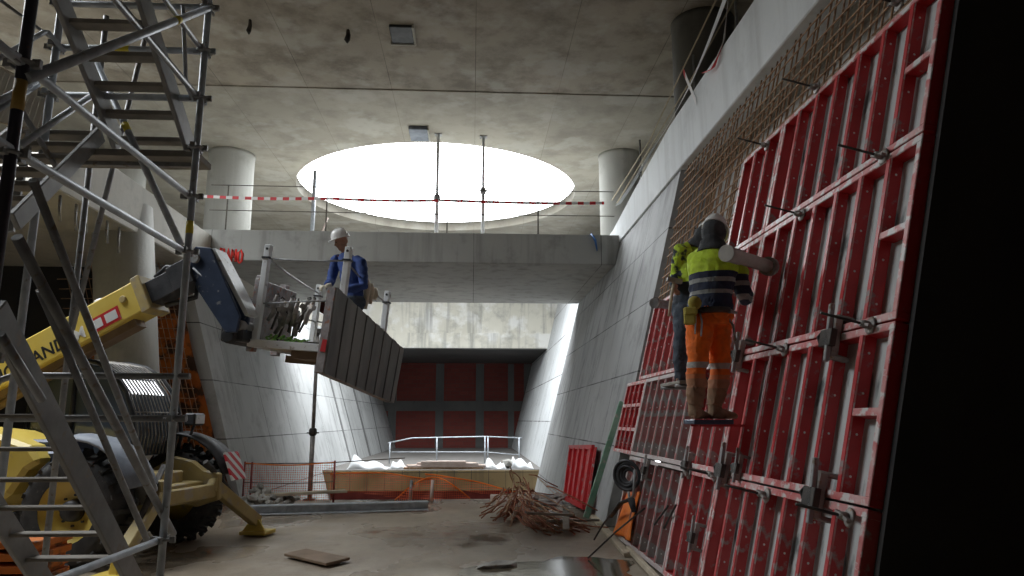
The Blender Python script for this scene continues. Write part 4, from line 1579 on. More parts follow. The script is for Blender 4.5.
# front worker in orange trousers, standing on a step of the formwork
zs = at(706, 419, 6.05).z
orange_tr = banded('orange_hi_vis_trousers', [(0, (.30, .17, .10)), (.26, (.42, .20, .11)), (.335, (.60, .19, .07)), (.375, (.80, .16, .01)), (.425, (.42, .40, .37)), (.475, (.90, .17, .005))], 'Z', 0, 1.0)
hv = banded('hi_vis_yellow_navy_jacket', [(0, (.012, .022, .06)), (.52, (.30, .31, .30)), (.56, (.014, .022, .055)), (.64, (.30, .31, .30)), (.68, (.014, .022, .055)), (.745, (.58, .78, .04))], 'Z', .6, 1.5)
J = dict(pelvis=at(709, 312, 6.08), chest=at(713, 272, 6.1), neck=at(713, 248, 6.1), head=at(714, 234, 6.14),
         sh_l=at(698, 259, 6.15), sh_r=at(735, 260, 6.12), el_l=at(708, 280, 6.5), wr_l=at(722, 281, 6.62), el_r=at(743, 290, 6.2), wr_r=at(746, 300, 6.5),
         hip_l=at(700, 322, 6.05), hip_r=at(718, 322, 6.12), kn_l=at(697, 368, 6.0), kn_r=at(720, 370, 6.12), an_l=at(695, 409, 6.02), an_r=at(715, 409, 6.14),
         toe_l=at(708, 417, 6.22), toe_r=at(727, 416, 6.18))
for s in 'lr':
    J['toe_' + s].z = zs; 
front = Vector((.55, .84, 0))
root, up, lk, side = person('person in orange trousers and yellow jacket standing on the formwork step', J, front, Vector((.6, .8, -.1)), orange_tr, hv, M['boot'],
                            hands={'l': (Vector((.8, .6, 0)), Vector((0, 0, -1))), 'r': (Vector((.5, .8, .2)), Vector((-.6, .4, 0)))}, hood=M['hood'], g=.034, gloves=M['hood'])
helmet(root, J['head'] + up * .065 + lk * .02, (lk + up * -.25).normalized(), (up + lk * .25).normalized())
m = MB()
rs = [ring(at(u, v, 6.0), side, front, .185, .145) for u, v in ((709, 309), (709, 314))]
m.loft(rs); m.build('tool_belt', M['darksteel'], root, world=True)
m = MB(); c = at(690, 316, 5.93); m.box(c, (.10, .07, .15), Euler((0, 0, -.5))); m.box(c + Vector((.0, -.035, .04)), (.11, .03, .07), Euler((0, 0, -.5))); m.ell(c + Vector((.04, -.02, .11)), (.06, .05, .06))
m.build('tool_pouch', M['pouch'], root, world=True, bevel=.012)
m = MB(); m.path([at(700, 313, 5.9), at(702, 322, 5.88), at(701, 336, 5.88)], .008, 6); m.path([at(696, 316, 5.9), at(695, 334, 5.88)], .006, 6); m.build('hook_tool', M['galv'], root, world=True)
m = MB(); m.path([at(726, 315, 5.98), at(733, 325, 5.94), at(737, 350, 5.94)], .012, 8); m.path([at(722, 313, 5.96), at(730, 311, 5.92), at(737, 313, 5.92)], [.014, .02, .010], 8); m.build('hammer', M['galvdull'], root, world=True)

# step under his boots
t = thing('foot_step', 'small dark step hooked on the formwork under the brown boots', 'step', at(708, 421, 6.1))
c = at(709, 420, 6.12)
m = MB(); m.box((c.x, c.y + .02, zs - .025), (.34, .30, .04)); m.build('plank', M['blue'], t, world=True, bevel=.006)
m = MB()
for dy in (-.1, .14):
    m = MB(); m.bar((c.x - .12, c.y + dy, zs - .055), (2.38, c.y + dy, zs - .055), .018, .018); m.build('bearer', M['red'], t, world=True)

# rear worker in jeans
camo = banded('yellow_patched_navy_jacket', [(0, (.02, .035, .06)), (.5, (.55, .75, .05))], 'Z', .62, 1.5, (7, .5, (.02, .03, .045)))
zs2 = at(683, 382, 7.5).z
J = dict(pelvis=at(690, 304, 7.45), chest=at(694, 266, 7.45), neck=at(699, 247, 7.48), head=at(706, 236, 7.5),
         sh_l=at(681, 250, 7.4), sh_r=at(716, 252, 7.6), el_l=at(676, 276, 7.5), wr_l=at(675, 287, 7.28), el_r=at(722, 275, 7.7), wr_r=at(730, 280, 7.8),
         hip_l=at(684, 312, 7.42), hip_r=at(697, 312, 7.5), kn_l=at(681, 346, 7.35), kn_r=at(695, 346, 7.45), an_l=at(680, 374, 7.4), an_r=at(693, 374, 7.5),
         toe_l=at(688, 381, 7.5), toe_r=at(700, 381, 7.55))
for s in 'lr': J['toe_' + s].z = zs2
root, up, lk, side = person('person in patched yellow jacket and jeans standing behind the orange trousers', J, Vector((.5, .86, 0)), Vector((.8, .6, 0)), M['jeans'], camo, M['jeans'],
                            hands={'l': (Vector((-.3, -.6, -.7)), Vector((.7, -.5, 0)))}, hood=M['hood'], g=.026)
helmet(root, J['head'] + up * .06, lk, up)
t = thing('hammer', 'long handled hammer held upright by the person in jeans', 'hammer', at(671, 295, 7.2))
m = MB(); m.path([at(674, 282, 7.2), at(671, 300, 7.2), at(669, 316, 7.2)], .017, 8); m.build('shaft', M['timber'], t, world=True)
m = MB(); m.bar(at(667, 279, 7.2), at(682, 282, 7.2), .05, .05); m.build('hammer_head', M['clampsteel'], t, world=True, bevel=.006)
t = thing('foot_board', 'grey board on the rail under the feet of the person in jeans', 'board', at(684, 386, 7.5))
c = (J['an_l'] + J['an_r']) / 2
m = MB(); m.box((c.x + .05, c.y + .05, zs2 - .02), (.45, .75, .035)); m.build('plank', M['tread'], t, world=True, bevel=.005)
for dy in (-.25, .3):
    m = MB(); m.path([(c.x - .2, c.y + dy, zs2 - .055), (2.50, c.y + dy, zs2 - .055)], .016, 8); m.build('bearer', M['galvdull'], t, world=True)

# ------------------------------------------------------------------ left side: bar stubs, bar curtain, tarpaulin
for k, (u, v0, v1) in enumerate(((60, 197, 229), (76, 206, 238), (86, 212, 241), (107, 222, 249), (119, 228, 258), (131, 235, 259))):
    p = at(u, v0, 10.75 + .45 * k)
    p = Vector((-6.32, p.y, 5.1)) if False else p
    ztop = 5.12
    x = -6.33
    y = x / (ray(u, v0).x / ray(u, v0).y)
    ln = (v1 - v0) / 690 * y
    m = MB(); m.path([(x, y, ztop + .05), (x + .01, y, ztop - ln * .6), (x + .03, y + .02, ztop - ln)], .022, 8)
    tag(m.build('bar_stub', M['galvdull']), 'grey bar stub hanging from the concrete slab edge above the boom', 'bar', 'bar stubs under the slab edge')
t = thing('rebar_curtain', 'rusty wire mesh curtain between the pier and the left wall', 'mesh', (-6.4, 15.5, 0))
for k in range(20):
    x = -7.3 + k * .11
    m = MB(); m.path([(x, 15.45, .05), (x - .72, 15.5, 2.4), (x - 1.5, 15.45, 5.0)], .010, 5); m.build('vertical_bar', M['rust'], t, world=True)
for k in range(22):
    z = .2 + k * .21
    m = MB(); m.path([(-7.5 - .3 * z, 15.42, z), (-6.2 - .3 * z, 15.44 + .05 * (k % 3), z + .03), (-5.15 - .3 * z, 15.42, z)], .009, 5); m.build('horizontal_bar', M['rust'], t, world=True)
m = MB()
m.grid(lambda s, t_: Vector((-8.2 + 3.2 * s - .33 * (4.6 * t_) * s, 15.72 + .05 * math.sin(9 * s + 4 * t_) + .03 * math.sin(17 * t_), .0 + 4.6 * t_)), 24, 24)
tag(m.build('tarpaulin', M['tarp']), 'orange tarpaulin hanging behind the rusty wire mesh beside the left wall', 'tarpaulin')

# ------------------------------------------------------------------ deck edge: tape, wires, posts, props
def line(name, pts, r, mat, label, cat, group=None, sag=0):
    m = MB(); m.path(pts, r, 6)
    return tag(m.build(name, mat), label, cat, group)


def ribbon(name, pts, w, mat, label, sag=.05, twist=0, vert=(0, 0, 1)):
    m = MB()
    P = [Vector(p) for p in pts]
    rs = []
    n = 40
    tot = len(P) - 1
    for k in range(n + 1):
        f = k / n * tot
        i = min(int(f), tot - 1)
        c = P[i].lerp(P[i + 1], f - i) - Vector((0, 0, sag * math.sin(math.pi * (f - i))))
        a = twist * k / n
        d = (P[i + 1] - P[i]).normalized()
        up_ = Vector(vert)
        nn = d.cross(up_).normalized()
        u2 = up_ * math.cos(a) + nn * math.sin(a)
        n2 = d.cross(u2).normalized()
        rs.append([c - u2 * w / 2 - n2 * .002, c + u2 * w / 2 - n2 * .002, c + u2 * w / 2 + n2 * .002, c - u2 * w / 2 + n2 * .002])
    m.loft(rs, False)
    return tag(m.build(name, mat), label, 'tape')


yd = 16.93
za = at(300, 198, yd).z
ribbon('barrier_tape', [(at(204, 198, yd).x, yd, za), (at(326, 197, yd).x, yd, za), (at(447, 197, yd).x, yd, za), (at(604, 198, yd).x, yd, za)], .075, M['tapestripe'], 'red and white barrier tape strung across the deck edge below the skylight', .03)
for k, v in enumerate((186, 211)):
    z = at(300, v, yd).z
    line('guard_wire', [(-6.4, yd + .03, z), (-1.5, yd + .03, z - .02), (3.5, yd + .03, z)], .011, M['rope'], 'thin dark guard wire along the deck, ' + ('above the barrier tape' if k == 0 else 'below the barrier tape'), 'wire')
for k, (u, v0) in enumerate(((326, 192), (447, 215), (538, 200), (226, 186))):
    x = at(u, 230, yd + .06).x
    z1 = at(u, v0, yd + .06).z
    t = thing('guard_post', 'thin dark guard post on the deck, ' + ['behind the white hard hat', 'short, below the skylight middle', 'near the right end of the skylight', 'in front of the left round column'][k], 'post', (x, yd + .02, 6.1))
    m = MB(); m.path([(x, yd + .02, 6.1), (x, yd + .02, z1)], .018, 8); m.build('tube', M['rope'], t, world=True)
    m = MB(); m.box((x, yd + .02, 6.115), (.12, .12, .03)); m.build('base', M['darksteel'], t, world=True)
def prop(u, Y, z0, z1, label, r=.04, collar=.55):
    x = at(u, 200, Y).x
    t = thing('steel_prop', label, 'prop', (x, Y, z0))
    zc = z0 + (z1 - z0) * collar
    m = MB(); m.path([(x, Y, z0), (x, Y, zc)], r * 1.25, 12); m.build('outer_tube', M['whitepost'], t, world=True)  # white colour stands for the skylight glare over these props
    m = MB(); m.path([(x, Y, zc), (x, Y, z1)], r, 12); m.build('inner_tube', M['whitepost'], t, world=True)
    m = MB(); m.lathe([(r * 1.3, -.1), (r * 2.1, -.06), (r * 2.1, .06), (r * 1.3, .1)], (x, Y, zc), 'Z', 14); m.path([(x - .12, Y, zc), (x + .12, Y, zc)], .012, 6); m.build('collar', M['galvdull'], t, world=True)
    m = MB(); m.box((x, Y, z0 + .01), (.2, .2, .02)); m.build('base_plate', M['galvdull'], t, world=True)
    m = MB(); m.box((x, Y, z1 - .012), (.2, .2, .02)); m.build('head_plate', M['galvdull'], t, world=True)


prop(437, 18.0, 6.1, CEIL, 'tall steel prop crossing the skylight, left one of the two', .042, .42)
prop(483, 18.1, 6.1, CEIL, 'tall steel prop crossing the skylight, right one of the two', .038, .5)
x = at(312, 200, 18.6).x
t = thing('steel_pole', 'pale grey pole standing on the deck at the left end of the skylight', 'pole', (x, 18.8, 6.1))
m = MB(); m.path([(x, 18.8, 6.1), (x, 18.8, 8.35)], .055, 12); m.build('tube', M['galv'], t, world=True)
m = MB(); m.path([(x + .12, 18.7, 6.1), (x + .42, 18.7, 7.0)], .025, 8); m.build('strut', M['paletimber'], t, world=True)
x = at(312, 430, 15.6).x
t = thing('steel_prop', 'thin rusty steel prop standing on the floor below the raised platform', 'prop', (x, 15.7, 0))
m = MB(); m.path([(x, 15.7, 0), (x, 15.7, 1.4)], .05, 12); m.build('outer_tube', M['clampsteel'], t, world=True)
m = MB(); m.path([(x, 15.7, 1.4), (x, 15.7, 3.55)], .04, 12); m.build('inner_tube', M['clampsteel'], t, world=True)
m = MB(); m.lathe([(.06, -.08), (.085, -.04), (.085, .04), (.06, .08)], (x, 15.7, 1.4), 'Z', 12); m.path([(x - .13, 15.7, 1.38), (x + .13, 15.7, 1.38)], .014, 6); m.build('collar', M['darksteel'], t, world=True)
m = MB(); m.box((x, 15.7, .012), (.22, .22, .024)); m.build('base_plate', M['darksteel'], t, world=True)
m = MB(); m.box((x, 15.7, 3.56), (.3, .2, .1)); m.build('head_plate', M['darksteel'], t, world=True)

# guard tape and ropes along the right capping beam
tp = [at(732, -20, 8.6), at(690, 85, 11.2), at(652, 150, 14.0), at(618, 205, 17.6)]
ribbon('barrier_tape', tp, .17, M['whitesheet'], 'pale twisted barrier tape running along the right capping beam', .05, 1.1)
for k, (a, lab) in enumerate(((((716, 0, 8.9), (680, 75, 11.0), (650, 140, 13.6), (612, 200, 17.4)), 'tan rope along the right capping beam, upper one'), (((734, 0, 9.0), (692, 78, 11.1), (656, 138, 13.6), (617, 203, 17.3)), 'tan rope along the right capping beam, lower one'))):
    line('guard_rope', [at(*q) for q in a], .014, M['palerope'], lab, 'rope')
ribbon('barrier_tape', [at(683, 70, 10.95), at(696, 102, 10.45)], .13, M['tapestripe'], 'red and white tape end knotted across the pale tape', 0)
ribbon('barrier_tape', [at(728, 0, 8.95), at(724, 40, 9.15), at(713, 68, 9.5), at(704, 73, 9.85)], .08, M['tapestripe'], 'red and white tape end dangling above the right capping beam', .0, 1.5)
for k, (u, v0, v1, Y, lab) in enumerate(((737, -20, 28, 9.45, 'topmost in the picture'), (695, 55, 92, 11.4, 'beside the knotted tape'), (641, 140, 176, 15.2, 'beside the right round column'))):
    a = at(u, v1, Y)
    t = thing('guard_post', 'thin guard post on the right capping beam, ' + lab, 'post', a)
    c = at(u, v0, Y)
    m = MB(); m.path([(a.x, Y, 6.36 if Y < 15 else 6.4), (a.x, Y, c.z)], .02, 8); m.build('tube', M['galvdull'], t, world=True)
    m = MB(); m.box((a.x, Y, a.z - .1), (.06, .06, .06)); m.build('coupler', M['darksteel'], t, world=True)

# ------------------------------------------------------------------ far slab with its load, rails, nets
sy0, sy1 = 23.5, 42.0
SZ = .06
mb = MB()
mb.box(((-4.75 + 2.33) / 2, (sy0 + sy1) / 2, SZ - .31), (2.33 + 4.75, sy1 - sy0, .62))
t = mb.build('low_slab', M['slabfar'], bevel=.01)
struct(t, 'low brown edged concrete slab in front of the brick wall', 'slab')
b('floor_far', (-4.9, sy0 + .02, SZ), (2.4, 41.9, SZ + .02), concrete('dark_far_floor', (.15, .14, .13), (.22, .21, .2), (.08, .08, .07), 0), 'dark floor topping before the brick wall', 'floor')
for k, y in enumerate((23.9, 27.4)):
    m = MB(); m.box((-1.2, y, -.72), (6.6, .26, .36))
    tag(m.build('support_beam', M['redbrown'], bevel=.008), 'dark red beam carrying the low slab, ' + ['front one', 'rear one'][k], 'beam')
m = MB(); m.box((1.0, 15.35, .06), (1.2, .25, .12)); tag(m.build('kerb_block', M['paletimber'], bevel=.01), 'pale block on the floor before the right end of the low slab', 'block')
random.seed(21)
def sheet(u0, u1, vb, vt, Y, label, seed):
    x0, x1 = at(u0, vb, Y).x, at(u1, vb, Y).x
    h = (vb - vt) / 740 * Y * 1.15
    rnd = random.Random(seed)
    a = [rnd.uniform(0, 6) for _ in range(6)]
    def P(s, t_):
        w = math.sin(math.pi * t_)
        z = SZ + .02 + h * (w ** .6) * (.55 + .25 * math.sin(5 * s + a[0]) + .2 * math.sin(11 * s + a[1] + 3 * t_)) * min(1, 8 * s, 8 * (1 - s)) + .004
        return Vector((x0 + (x1 - x0) * s, Y - .35 + .9 * t_ + .05 * math.sin(9 * s + a[2]), z))
    m = MB(); m.grid(P, 30, 14)
    o = m.build('plastic_sheeting', M['whitesheet'])
    s_ = o.modifiers.new('t', 'SOLIDIFY'); s_.thickness = .01
    tag(o, label, 'sheeting')


sheet(348, 388, 468, 456, 24.2, 'crumpled white plastic sheeting at the left end of the low slab', 1)
sheet(390, 407, 468, 460, 24.3, 'small white plastic heap beside the timber stack', 2)
sheet(484, 506, 468, 458, 24.2, 'white plastic heap right of the timber stack', 3)
sheet(510, 533, 468, 454, 24.3, 'crumpled white plastic sheeting at the right end of the low slab', 4)
m = MB(); m.rock(at(508, 463, 24.2), (.22, .25, .17), 5, (0, 0, 1)); tag(m.build('grey_bundle', M['rubble']), 'grey bundle between the two right white plastic heaps', 'bundle')
rnd = random.Random(9)
k = 0
for r_, (n, u0, u1) in enumerate(((4, 405, 484), (3, 408, 484), (3, 420, 476), (2, 424, 466))):
    for j in range(n):
        x0, x1 = at(u0 + rnd.uniform(-3, 3), 466, 24.2).x, at(u1 + rnd.uniform(-3, 3), 466, 24.2).x
        y = 23.9 + j * .2 + rnd.uniform(-.02, .02)
        z = SZ + .052 + r_ * .064
        m = MB(); m.bar((x0, y, z), (x1, y + rnd.uniform(-.04, .04), z + rnd.uniform(0, .004)), .16, .06)
        tag(m.build('timber_beam', M['paletimber' if (k % 3) else 'rust'], bevel=.004), 'long timber beam lying in the stack on the low slab', 'timber', 'timber stack on the low slab')
        k += 1
t = thing('guard_rail', 'thin metal guard rail standing behind the timber stack', 'railing', (-.6, 27, .08))
ry = 27.0
pts = [at(388, 443, ry), at(412, 438, ry), at(437, 437.5, ry), at(485, 436.5, ry), at(522, 438, ry)]
m = MB(); m.path(pts, .022, 8); m.build('top_rail', M['galv'], t, world=True)
m = MB(); m.path([at(392, 452, ry), at(437, 452, ry), at(486, 452, ry), at(520, 455, ry)], .018, 8); m.build('middle_rail', M['galv'], t, world=True)
for u, v in ((390, 442), (437, 437.5), (485, 436.5), (488, 436.5), (519, 438)):
    p = at(u, v, ry); m = MB(); m.path([(p.x, ry, SZ), (p.x, ry, p.z + .01)], .026, 8); m.build('post', M['galv'], t, world=True)

# orange safety nets
t = thing('safety_net', 'orange safety net panel tied to thin posts below the left wall', 'net', at(285, 500, 15.2))
nA, nB = at(245, 463, 15.2), at(335, 462, 15.2)
def NP(s, q):
    p = nA.lerp(nB, s)
    z = p.z * (1 - q)
    return Vector((p.x, 15.2 + .05 * math.sin(8 * s) * q, z - .05 * math.sin(math.pi * s) * (1 - q) + .02 * q))
m = MB(); m.grid(NP, 24, 12); m.build('net_sheet', M['net'], t, world=True)
m = MB(); m.path([NP(s / 10, 0) for s in range(11)], .013, 6); m.build('top_cord', M['orange'], t, world=True)
m = MB(); m.path([NP(s / 10, .5) for s in range(11)], .009, 6); m.build('middle_cord', M['rope'], t, world=True)
for s in (0, .08, 1):
    p = NP(s, 0); m = MB(); m.path([(p.x, p.y, 0), (p.x, p.y, p.z + .03)], .018, 8); m.build('post', M['redbrown'], t, world=True)
t = thing('safety_net', 'orange safety net drooping in front of the low slab', 'net', at(400, 500, 15.45))
def drape(u0, u1, vt0, vt1, vb0, vb1, Y, amp, nm):
    def P(s, q):
        u = u0 + (u1 - u0) * s
        vt = vt0 + (vt1 - vt0) * s + amp * math.sin(math.pi * s)
        vb = vb0 + (vb1 - vb0) * s
        p = at(u, vt + (vb - vt) * q, Y)
        return Vector((p.x, Y + .07 * math.sin(14 * s + 3 * q) - .1 * q, max(p.z, .02)))
    m = MB(); m.grid(P, 30, 14); m.build(nm, M['net'], t, world=True)
    m = MB(); m.path([P(k / 12, 0) for k in range(13)], .016, 6); m.build('top_cord', M['orange'], t, world=True)
    m = MB(); m.grid(lambda s, q: P(s, q * .25) + Vector((0, -.05, 0)), 30, 5); m.build('folded_net', M['net'], t, world=True)


drape(330, 430, 474, 480, 490, 500, 15.45, -4, 'net_sheet')
drape(395, 470, 500, 499, 501, 501, 15.4, -22, 'net_sheet')
drape(425, 520, 474, 494, 484, 499, 15.5, -3, 'net_sheet')
for u in (432, 411):
    p = at(u, 470, 15.35)
    m = MB(); m.path([(p.x, 15.35, 0), (p.x + .02, 15.35, .42)], .035, 8); m.build('post', M['paletimber' if u > 420 else 'galvdull'], t, world=True)
p0, p1 = at(245, 464, 15.3), at(405, 458, 15.8)
line('guard_wire', [p0, p0.lerp(p1, .5) - Vector((0, 0, .04)), p1], .012, M['rope'], 'dark wire strung above the orange net before the left wall', 'wire')

# ------------------------------------------------------------------ floor litter
rnd = random.Random(31)
for k in range(60):
    u = rnd.triangular(240, 300, 262)
    d = abs(u - 262) / 40
    x, y = at(u, 505, 14.6).x, 14.5 + rnd.uniform(-.5, .5)
    r = rnd.uniform(.05, .14)
    z = r * .6 + rnd.uniform(0, .42) * max(0, 1 - d) * (1 - abs(y - 14.5) / .9)
    m = MB(); m.rock((x, y, z), (r, r * rnd.uniform(.6, 1.1), r * rnd.uniform(.45, .8)), k, (rnd.uniform(-.4, .4), rnd.uniform(-.4, .4), rnd.uniform(0, 6)))
    tag(m.build('rubble_stone', M['rubble']), 'grey chunk of broken concrete in the heap before the orange net', 'stone', 'rubble heap before the orange net')
for k, (u0, u1, v, dz, mat, lab) in enumerate(((246, 428, 512, 0, 'galv', 'long pale grey beam lying on the floor before the rubble heap'), (258, 345, 505, .10, 'timber', 'weathered timber plank lying on the long pale beam'))):
    a, c = atz(u0, v, .07), atz(u1, v - 5, .07)
    m = MB()
    if k == 0:
        for dz_ in (.02, .16): m.bar(a + Vector((0, 0, dz_ - .06)), c + Vector((0, 0, dz_ - .06)), .2, .02)
        m.bar(a + Vector((0, 0, .03)), c + Vector((0, 0, .03)), .03, .16)
    else:
        m.bar(a + Vector((0, .05, .17)), c + Vector((0, .05, .17)), .2, .05)
    tag(m.build('steel_beam' if k == 0 else 'timber_plank', M[mat], bevel=.004), lab, 'beam' if k == 0 else 'plank')
q = [atz(284, 556, .03), atz(326, 566, .03), atz(350, 560, .03), atz(306, 551, .03)]
m = MB(); m.slab4(q, (0, 0, .03)); tag(m.build('plywood_offcut', M['brown_board'], bevel=.004), 'dark muddy board lying flat in the middle of the floor', 'board')
m = MB(); m.rock(atz(498, 565, .02), (.3, .16, .05), 77, (0, 0, .4)); tag(m.build('concrete_spill', M['rubble']), 'flat grey concrete crumbs in the puddle near the bottom edge', 'rubble')

# bundles of rusty bent bars
def bundle(c, ax, n, ln, spread, label, seed, up_=.2, bend=.3):
    t = thing('rebar_bundle', label, 'reinforcement', c)
    rnd = random.Random(seed)
    ax = Vector(ax).normalized()
    sd = ax.cross(Vector((0, 0, 1))).normalized()
    for k in range(n):
        o = Vector(c) + sd * rnd.gauss(0, spread) + Vector((0, 0, abs(rnd.gauss(0, up_)) + .02)) + ax * rnd.uniform(-.15, .15)
        l = ln * rnd.uniform(.75, 1.1)
        b2 = rnd.uniform(-bend, bend)
        pts = []
        for f in (-.5, -.3, 0, .3, .5):
            fan = 1 + 1.2 * (f + .5)
            p = Vector(c) + (o - Vector(c)) * fan + ax * (l * f) + sd * (b2 * f * f)
            p.z = max(.015, o.z * (1 - .5 * (f + .5)) + rnd.uniform(-.02, .05))
            pts.append(p)
        m = MB(); m.path(pts, .011, 5)
        m.build('bar', M['rustdark' if k % 3 else 'rust'], t, world=True)
    return t


c1 = atz(526, 520, .0)
bundle(c1 + Vector((-.1, .5, 0)), (-.1, -1, 0), 55, 1.5, .14, 'heap of dark rusty bent bars, left bundle on the wet floor', 1, .28)
bundle(atz(548, 530, 0) + Vector((0, .2, 0)), (.35, -1, 0), 55, 1.4, .13, 'bundle of dark rusty bars fanning towards the puddle, right one', 2, .2)
bundle(atz(520, 505, 0), (.3, 1, 0), 30, .8, .16, 'upright tangle of rusty bars behind the left bundle', 3, .32, .5)
# scrap on top and behind
rnd = random.Random(17)
for k in range(14):
    u, v = rnd.uniform(526, 568), rnd.uniform(494, 506)
    p = atz(u, v, .10 + rnd.uniform(0, .07))
    m = MB(); m.box(p, (rnd.uniform(.2, .5), rnd.uniform(.08, .22), .03), Euler((rnd.uniform(-.3, .3), rnd.uniform(-.25, .25), rnd.uniform(0, 3))))
    tag(m.build('scrap_plate', M['rubble' if k % 2 else 'clampsteel'], bevel=.004), 'grey scrap plate lying on the rusty bar heap by the right wall', 'scrap', 'scrap plates on the bar heap')
for k, (a, c, w, lab) in enumerate((((527, 513, .32), (573, 515, .3), .07, 'long grey timber lying across the rusty bar heap, upper one'), ((548, 521, .18), (598, 520, .12), .08, 'grey timber lying behind the rusty bar fan, lower one'), ((566, 508, .3), (566, 530, .1), .1, 'short grey board dipping over the front of the bar heap'))):
    pa, pc = atz(a[0], a[1], a[2]), atz(c[0], c[1], c[2])
    m = MB(); m.bar(pa, pc, w, .035); tag(m.build('timber_offcut', M['tread'], bevel=.004), lab, 'timber')
pa, pc = atz(592, 515, .03), atz(628, 555, .03)
m = MB(); m.bar(pa, pc, .10, .05); tag(m.build('timber_sill', M['timber'], bevel=.006), 'pale timber sill lying along the foot of the red formwork', 'timber')
pa, pc = atz(628, 548, .06), atz(668, 590, .06)
m = MB(); m.bar(pa, pc, .05, .06); tag(m.build('timber_batten', M['timber'], bevel=.004), 'yellowish batten lying against the foot of the grey panels', 'timber')
# loose red panel and green board leaning on the right wall
t = thing('steel_formwork', 'small bright red formwork sheet leaning on the wall beside the bar heap', 'formwork panel', (2.2, 14.6, 0), FW, 'red wall formwork panels')
def wq(u, v, d): return wallpt(u, v, 2.1 - d)
q = [wq(573, 447, .1), wq(567, 497, .16), wq(588, 507, .16), wq(597, 447, .1)]
m = MB(); m.slab4(q, (-.04, 0, 0)); m.build('plywood_face', M['redworn'], t, world=True)
for k in range(5):
    f = .04 + .23 * k
    m = MB(); m.bar(q[0].lerp(q[3], f) + Vector((-.07, 0, 0)), q[1].lerp(q[2], f) + Vector((-.07, 0, 0)), .06, .08, (0, 1, 0)); m.build('rib', M['red'], t, world=True)
for a, c in ((0, 3), (1, 2)):
    m = MB(); m.bar(q[a] + Vector((-.07, 0, 0)), q[c] + Vector((-.07, 0, 0)), .06, .08); m.build('rail', M['red'], t, world=True)
a, c = wq(586, 518, .35), wq(622, 402, .08)
m = MB(); m.bar(a, c, .095, .04, (0, 1, 0)); tag(m.build('green_board', M['greenwood'], bevel=.004), 'long green painted board leaning on the right wall', 'board')
# black hose coil and orange sheet hanging at the end of the formwork
c = wallpt(631, 476, 1.88)
t = thing('hose_coil', 'black hose coil hanging at the far end of the red formwork', 'hose', c)
for k in range(6):
    m = MB()
    r = .085 + .02 * k
    cc = c + Vector((-.02 * (k % 3), 0, .01 * (k % 2)))
    m.path([cc + Vector((-.02 + r * math.cos(a) * .75, -r * math.cos(a) * .66, r * math.sin(a) * 1.02)) for a in [2 * math.pi * j / 22 for j in range(22)]], .022, 8, True)
    m.build('hose_loop', M['machdark'], t, world=True)
m = MB(); m.path([c + Vector((-.02, .12, -.15)), c + Vector((-.05, -.1, -.3)), c + Vector((-.03, -.25, -.22)), c + Vector((0, -.25, .1))], .018, 8); m.build('hose_end', M['galvdull'], t, world=True)
m = MB()
oa, ob, oc_, od = wq(624, 493, .06), wq(640, 492, .12), wq(632, 541, .16), wq(614, 533, .12)
m.grid(lambda s, q_: oa.lerp(ob, s).lerp(od.lerp(oc_, s), q_) + Vector((.03 * math.sin(9 * s + 3 * q_), 0, 0)), 10, 14)
o = m.build('orange_cover', M['orange']); s_ = o.modifiers.new('t', 'SOLIDIFY'); s_.thickness = .02
tag(o, 'torn orange sheet hanging under the black hose coil', 'sheet')
m = MB(); m.path([wq(611, 517, .25), wq(621, 503, .3), wq(631, 499, .3), wq(634, 512, .25)], [.03, .04, .05, .03], 8, flat=.4)
tag(m.build('grey_rag', M['hood']), 'dark grey rag flung over the torn orange sheet', 'rag')
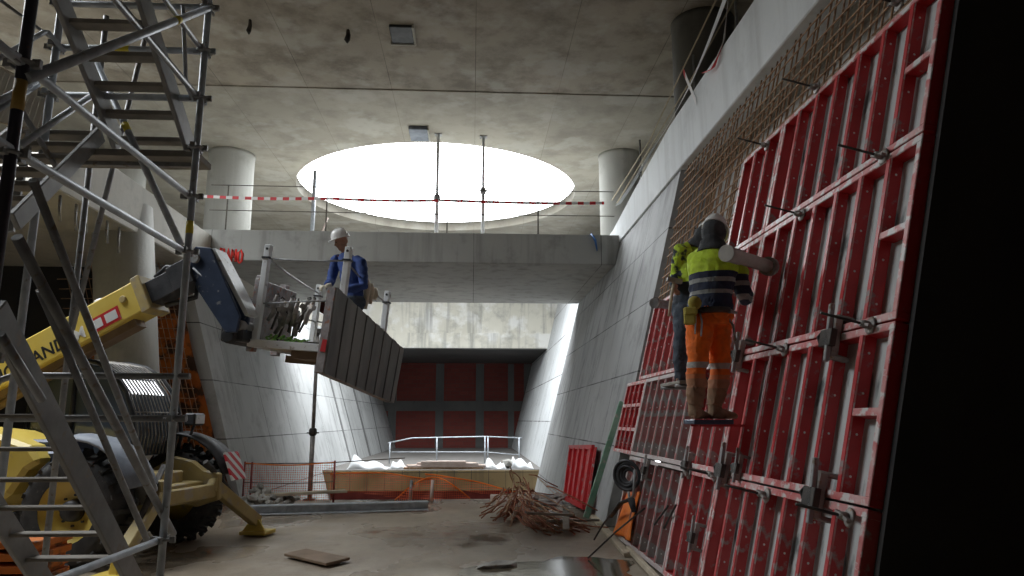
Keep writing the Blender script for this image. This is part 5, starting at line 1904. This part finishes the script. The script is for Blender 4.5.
# bars leaning at the foot of the formwork
for k, (a, c, lab) in enumerate((((588, 558, .02), (645, 508, .75), 'left of the orange sheet'), ((640, 548, .05), (668, 506, .9), 'across the grey panels, left one'), ((652, 556, .05), (676, 505, .95), 'across the grey panels, right one'), ((594, 540, .02), (612, 512, .5), 'short one beside the pale sill'))):
    pa = atz(a[0], a[1], a[2]); pc = wallpt(c[0], c[1], 1.9)
    line('loose_bar', [pa, pa.lerp(pc, .5) + Vector((0, 0, .02)), pc], .012, M['darksteel'], 'dark loose bar leaning on the formwork foot, ' + lab, 'bar')
# wires tangled over the lower left edge of the platform side
for k, (a, c) in enumerate((((535, 476, 17.5), (566, 498, 15.0)), ((540, 480, 16.5), (566, 505, 14.8)))):
    line('tie_wire', [at(*a), at(*c)], .007, M['rust'], 'thin rusty wire drooping from the low slab to the bar heap, ' + ['upper one', 'lower one'][k], 'wire')
# stacked orange crate at the lower left corner
t = thing('plastic_crate', 'orange slatted crate on the floor at the lower left corner', 'crate', at(10, 560, 6.6))
c = atz(6, 562, .3)
for k in range(5):
    m = MB(); m.box((c.x, c.y, .06 + .11 * k), (.9, .6, .07)); m.build('slat', M['tarp'], t, world=True, bevel=.008)
for dx in (-.38, .38):
    m = MB(); m.box((c.x + dx, c.y, .28), (.06, .54, .5)); m.build('corner_post', M['tarp'], t, world=True)

# standing water on the slab
water, wnt, wb = _new('muddy_water')
wb.inputs['Base Color'].default_value = (.10, .085, .06, 1)
wb.inputs['Roughness'].default_value = .1
wb.inputs['Specular IOR Level'].default_value = .6
_bump(wnt, wb, _noise(wnt, _obj(wnt), 2.2, 3), .12, .02)
def puddle(u, v, rx, ry, seed, label):
    c = atz(u, v, .012)
    rnd = random.Random(seed)
    ph = [rnd.uniform(0, 6) for _ in range(4)]
    n = 64
    pts = []
    for k in range(n):
        a = 2 * math.pi * k / n
        r = 1 + .16 * math.sin(2 * a + ph[0]) + .12 * math.sin(3 * a + ph[1]) + .07 * math.sin(7 * a + ph[2]) + .04 * math.sin(13 * a + ph[3])
        pts.append((c.x + rx * r * math.cos(a), c.y + ry * r * math.sin(a)))
    m = MB(); m.prism(pts, lambda x, y, q: Vector((x, y, .003 + .004 * q)))
    tag(m.build('puddle', water), label, 'puddle')


puddle(556, 570, .85, .8, 1, 'brown puddle mirroring the bright wall near the bottom edge')
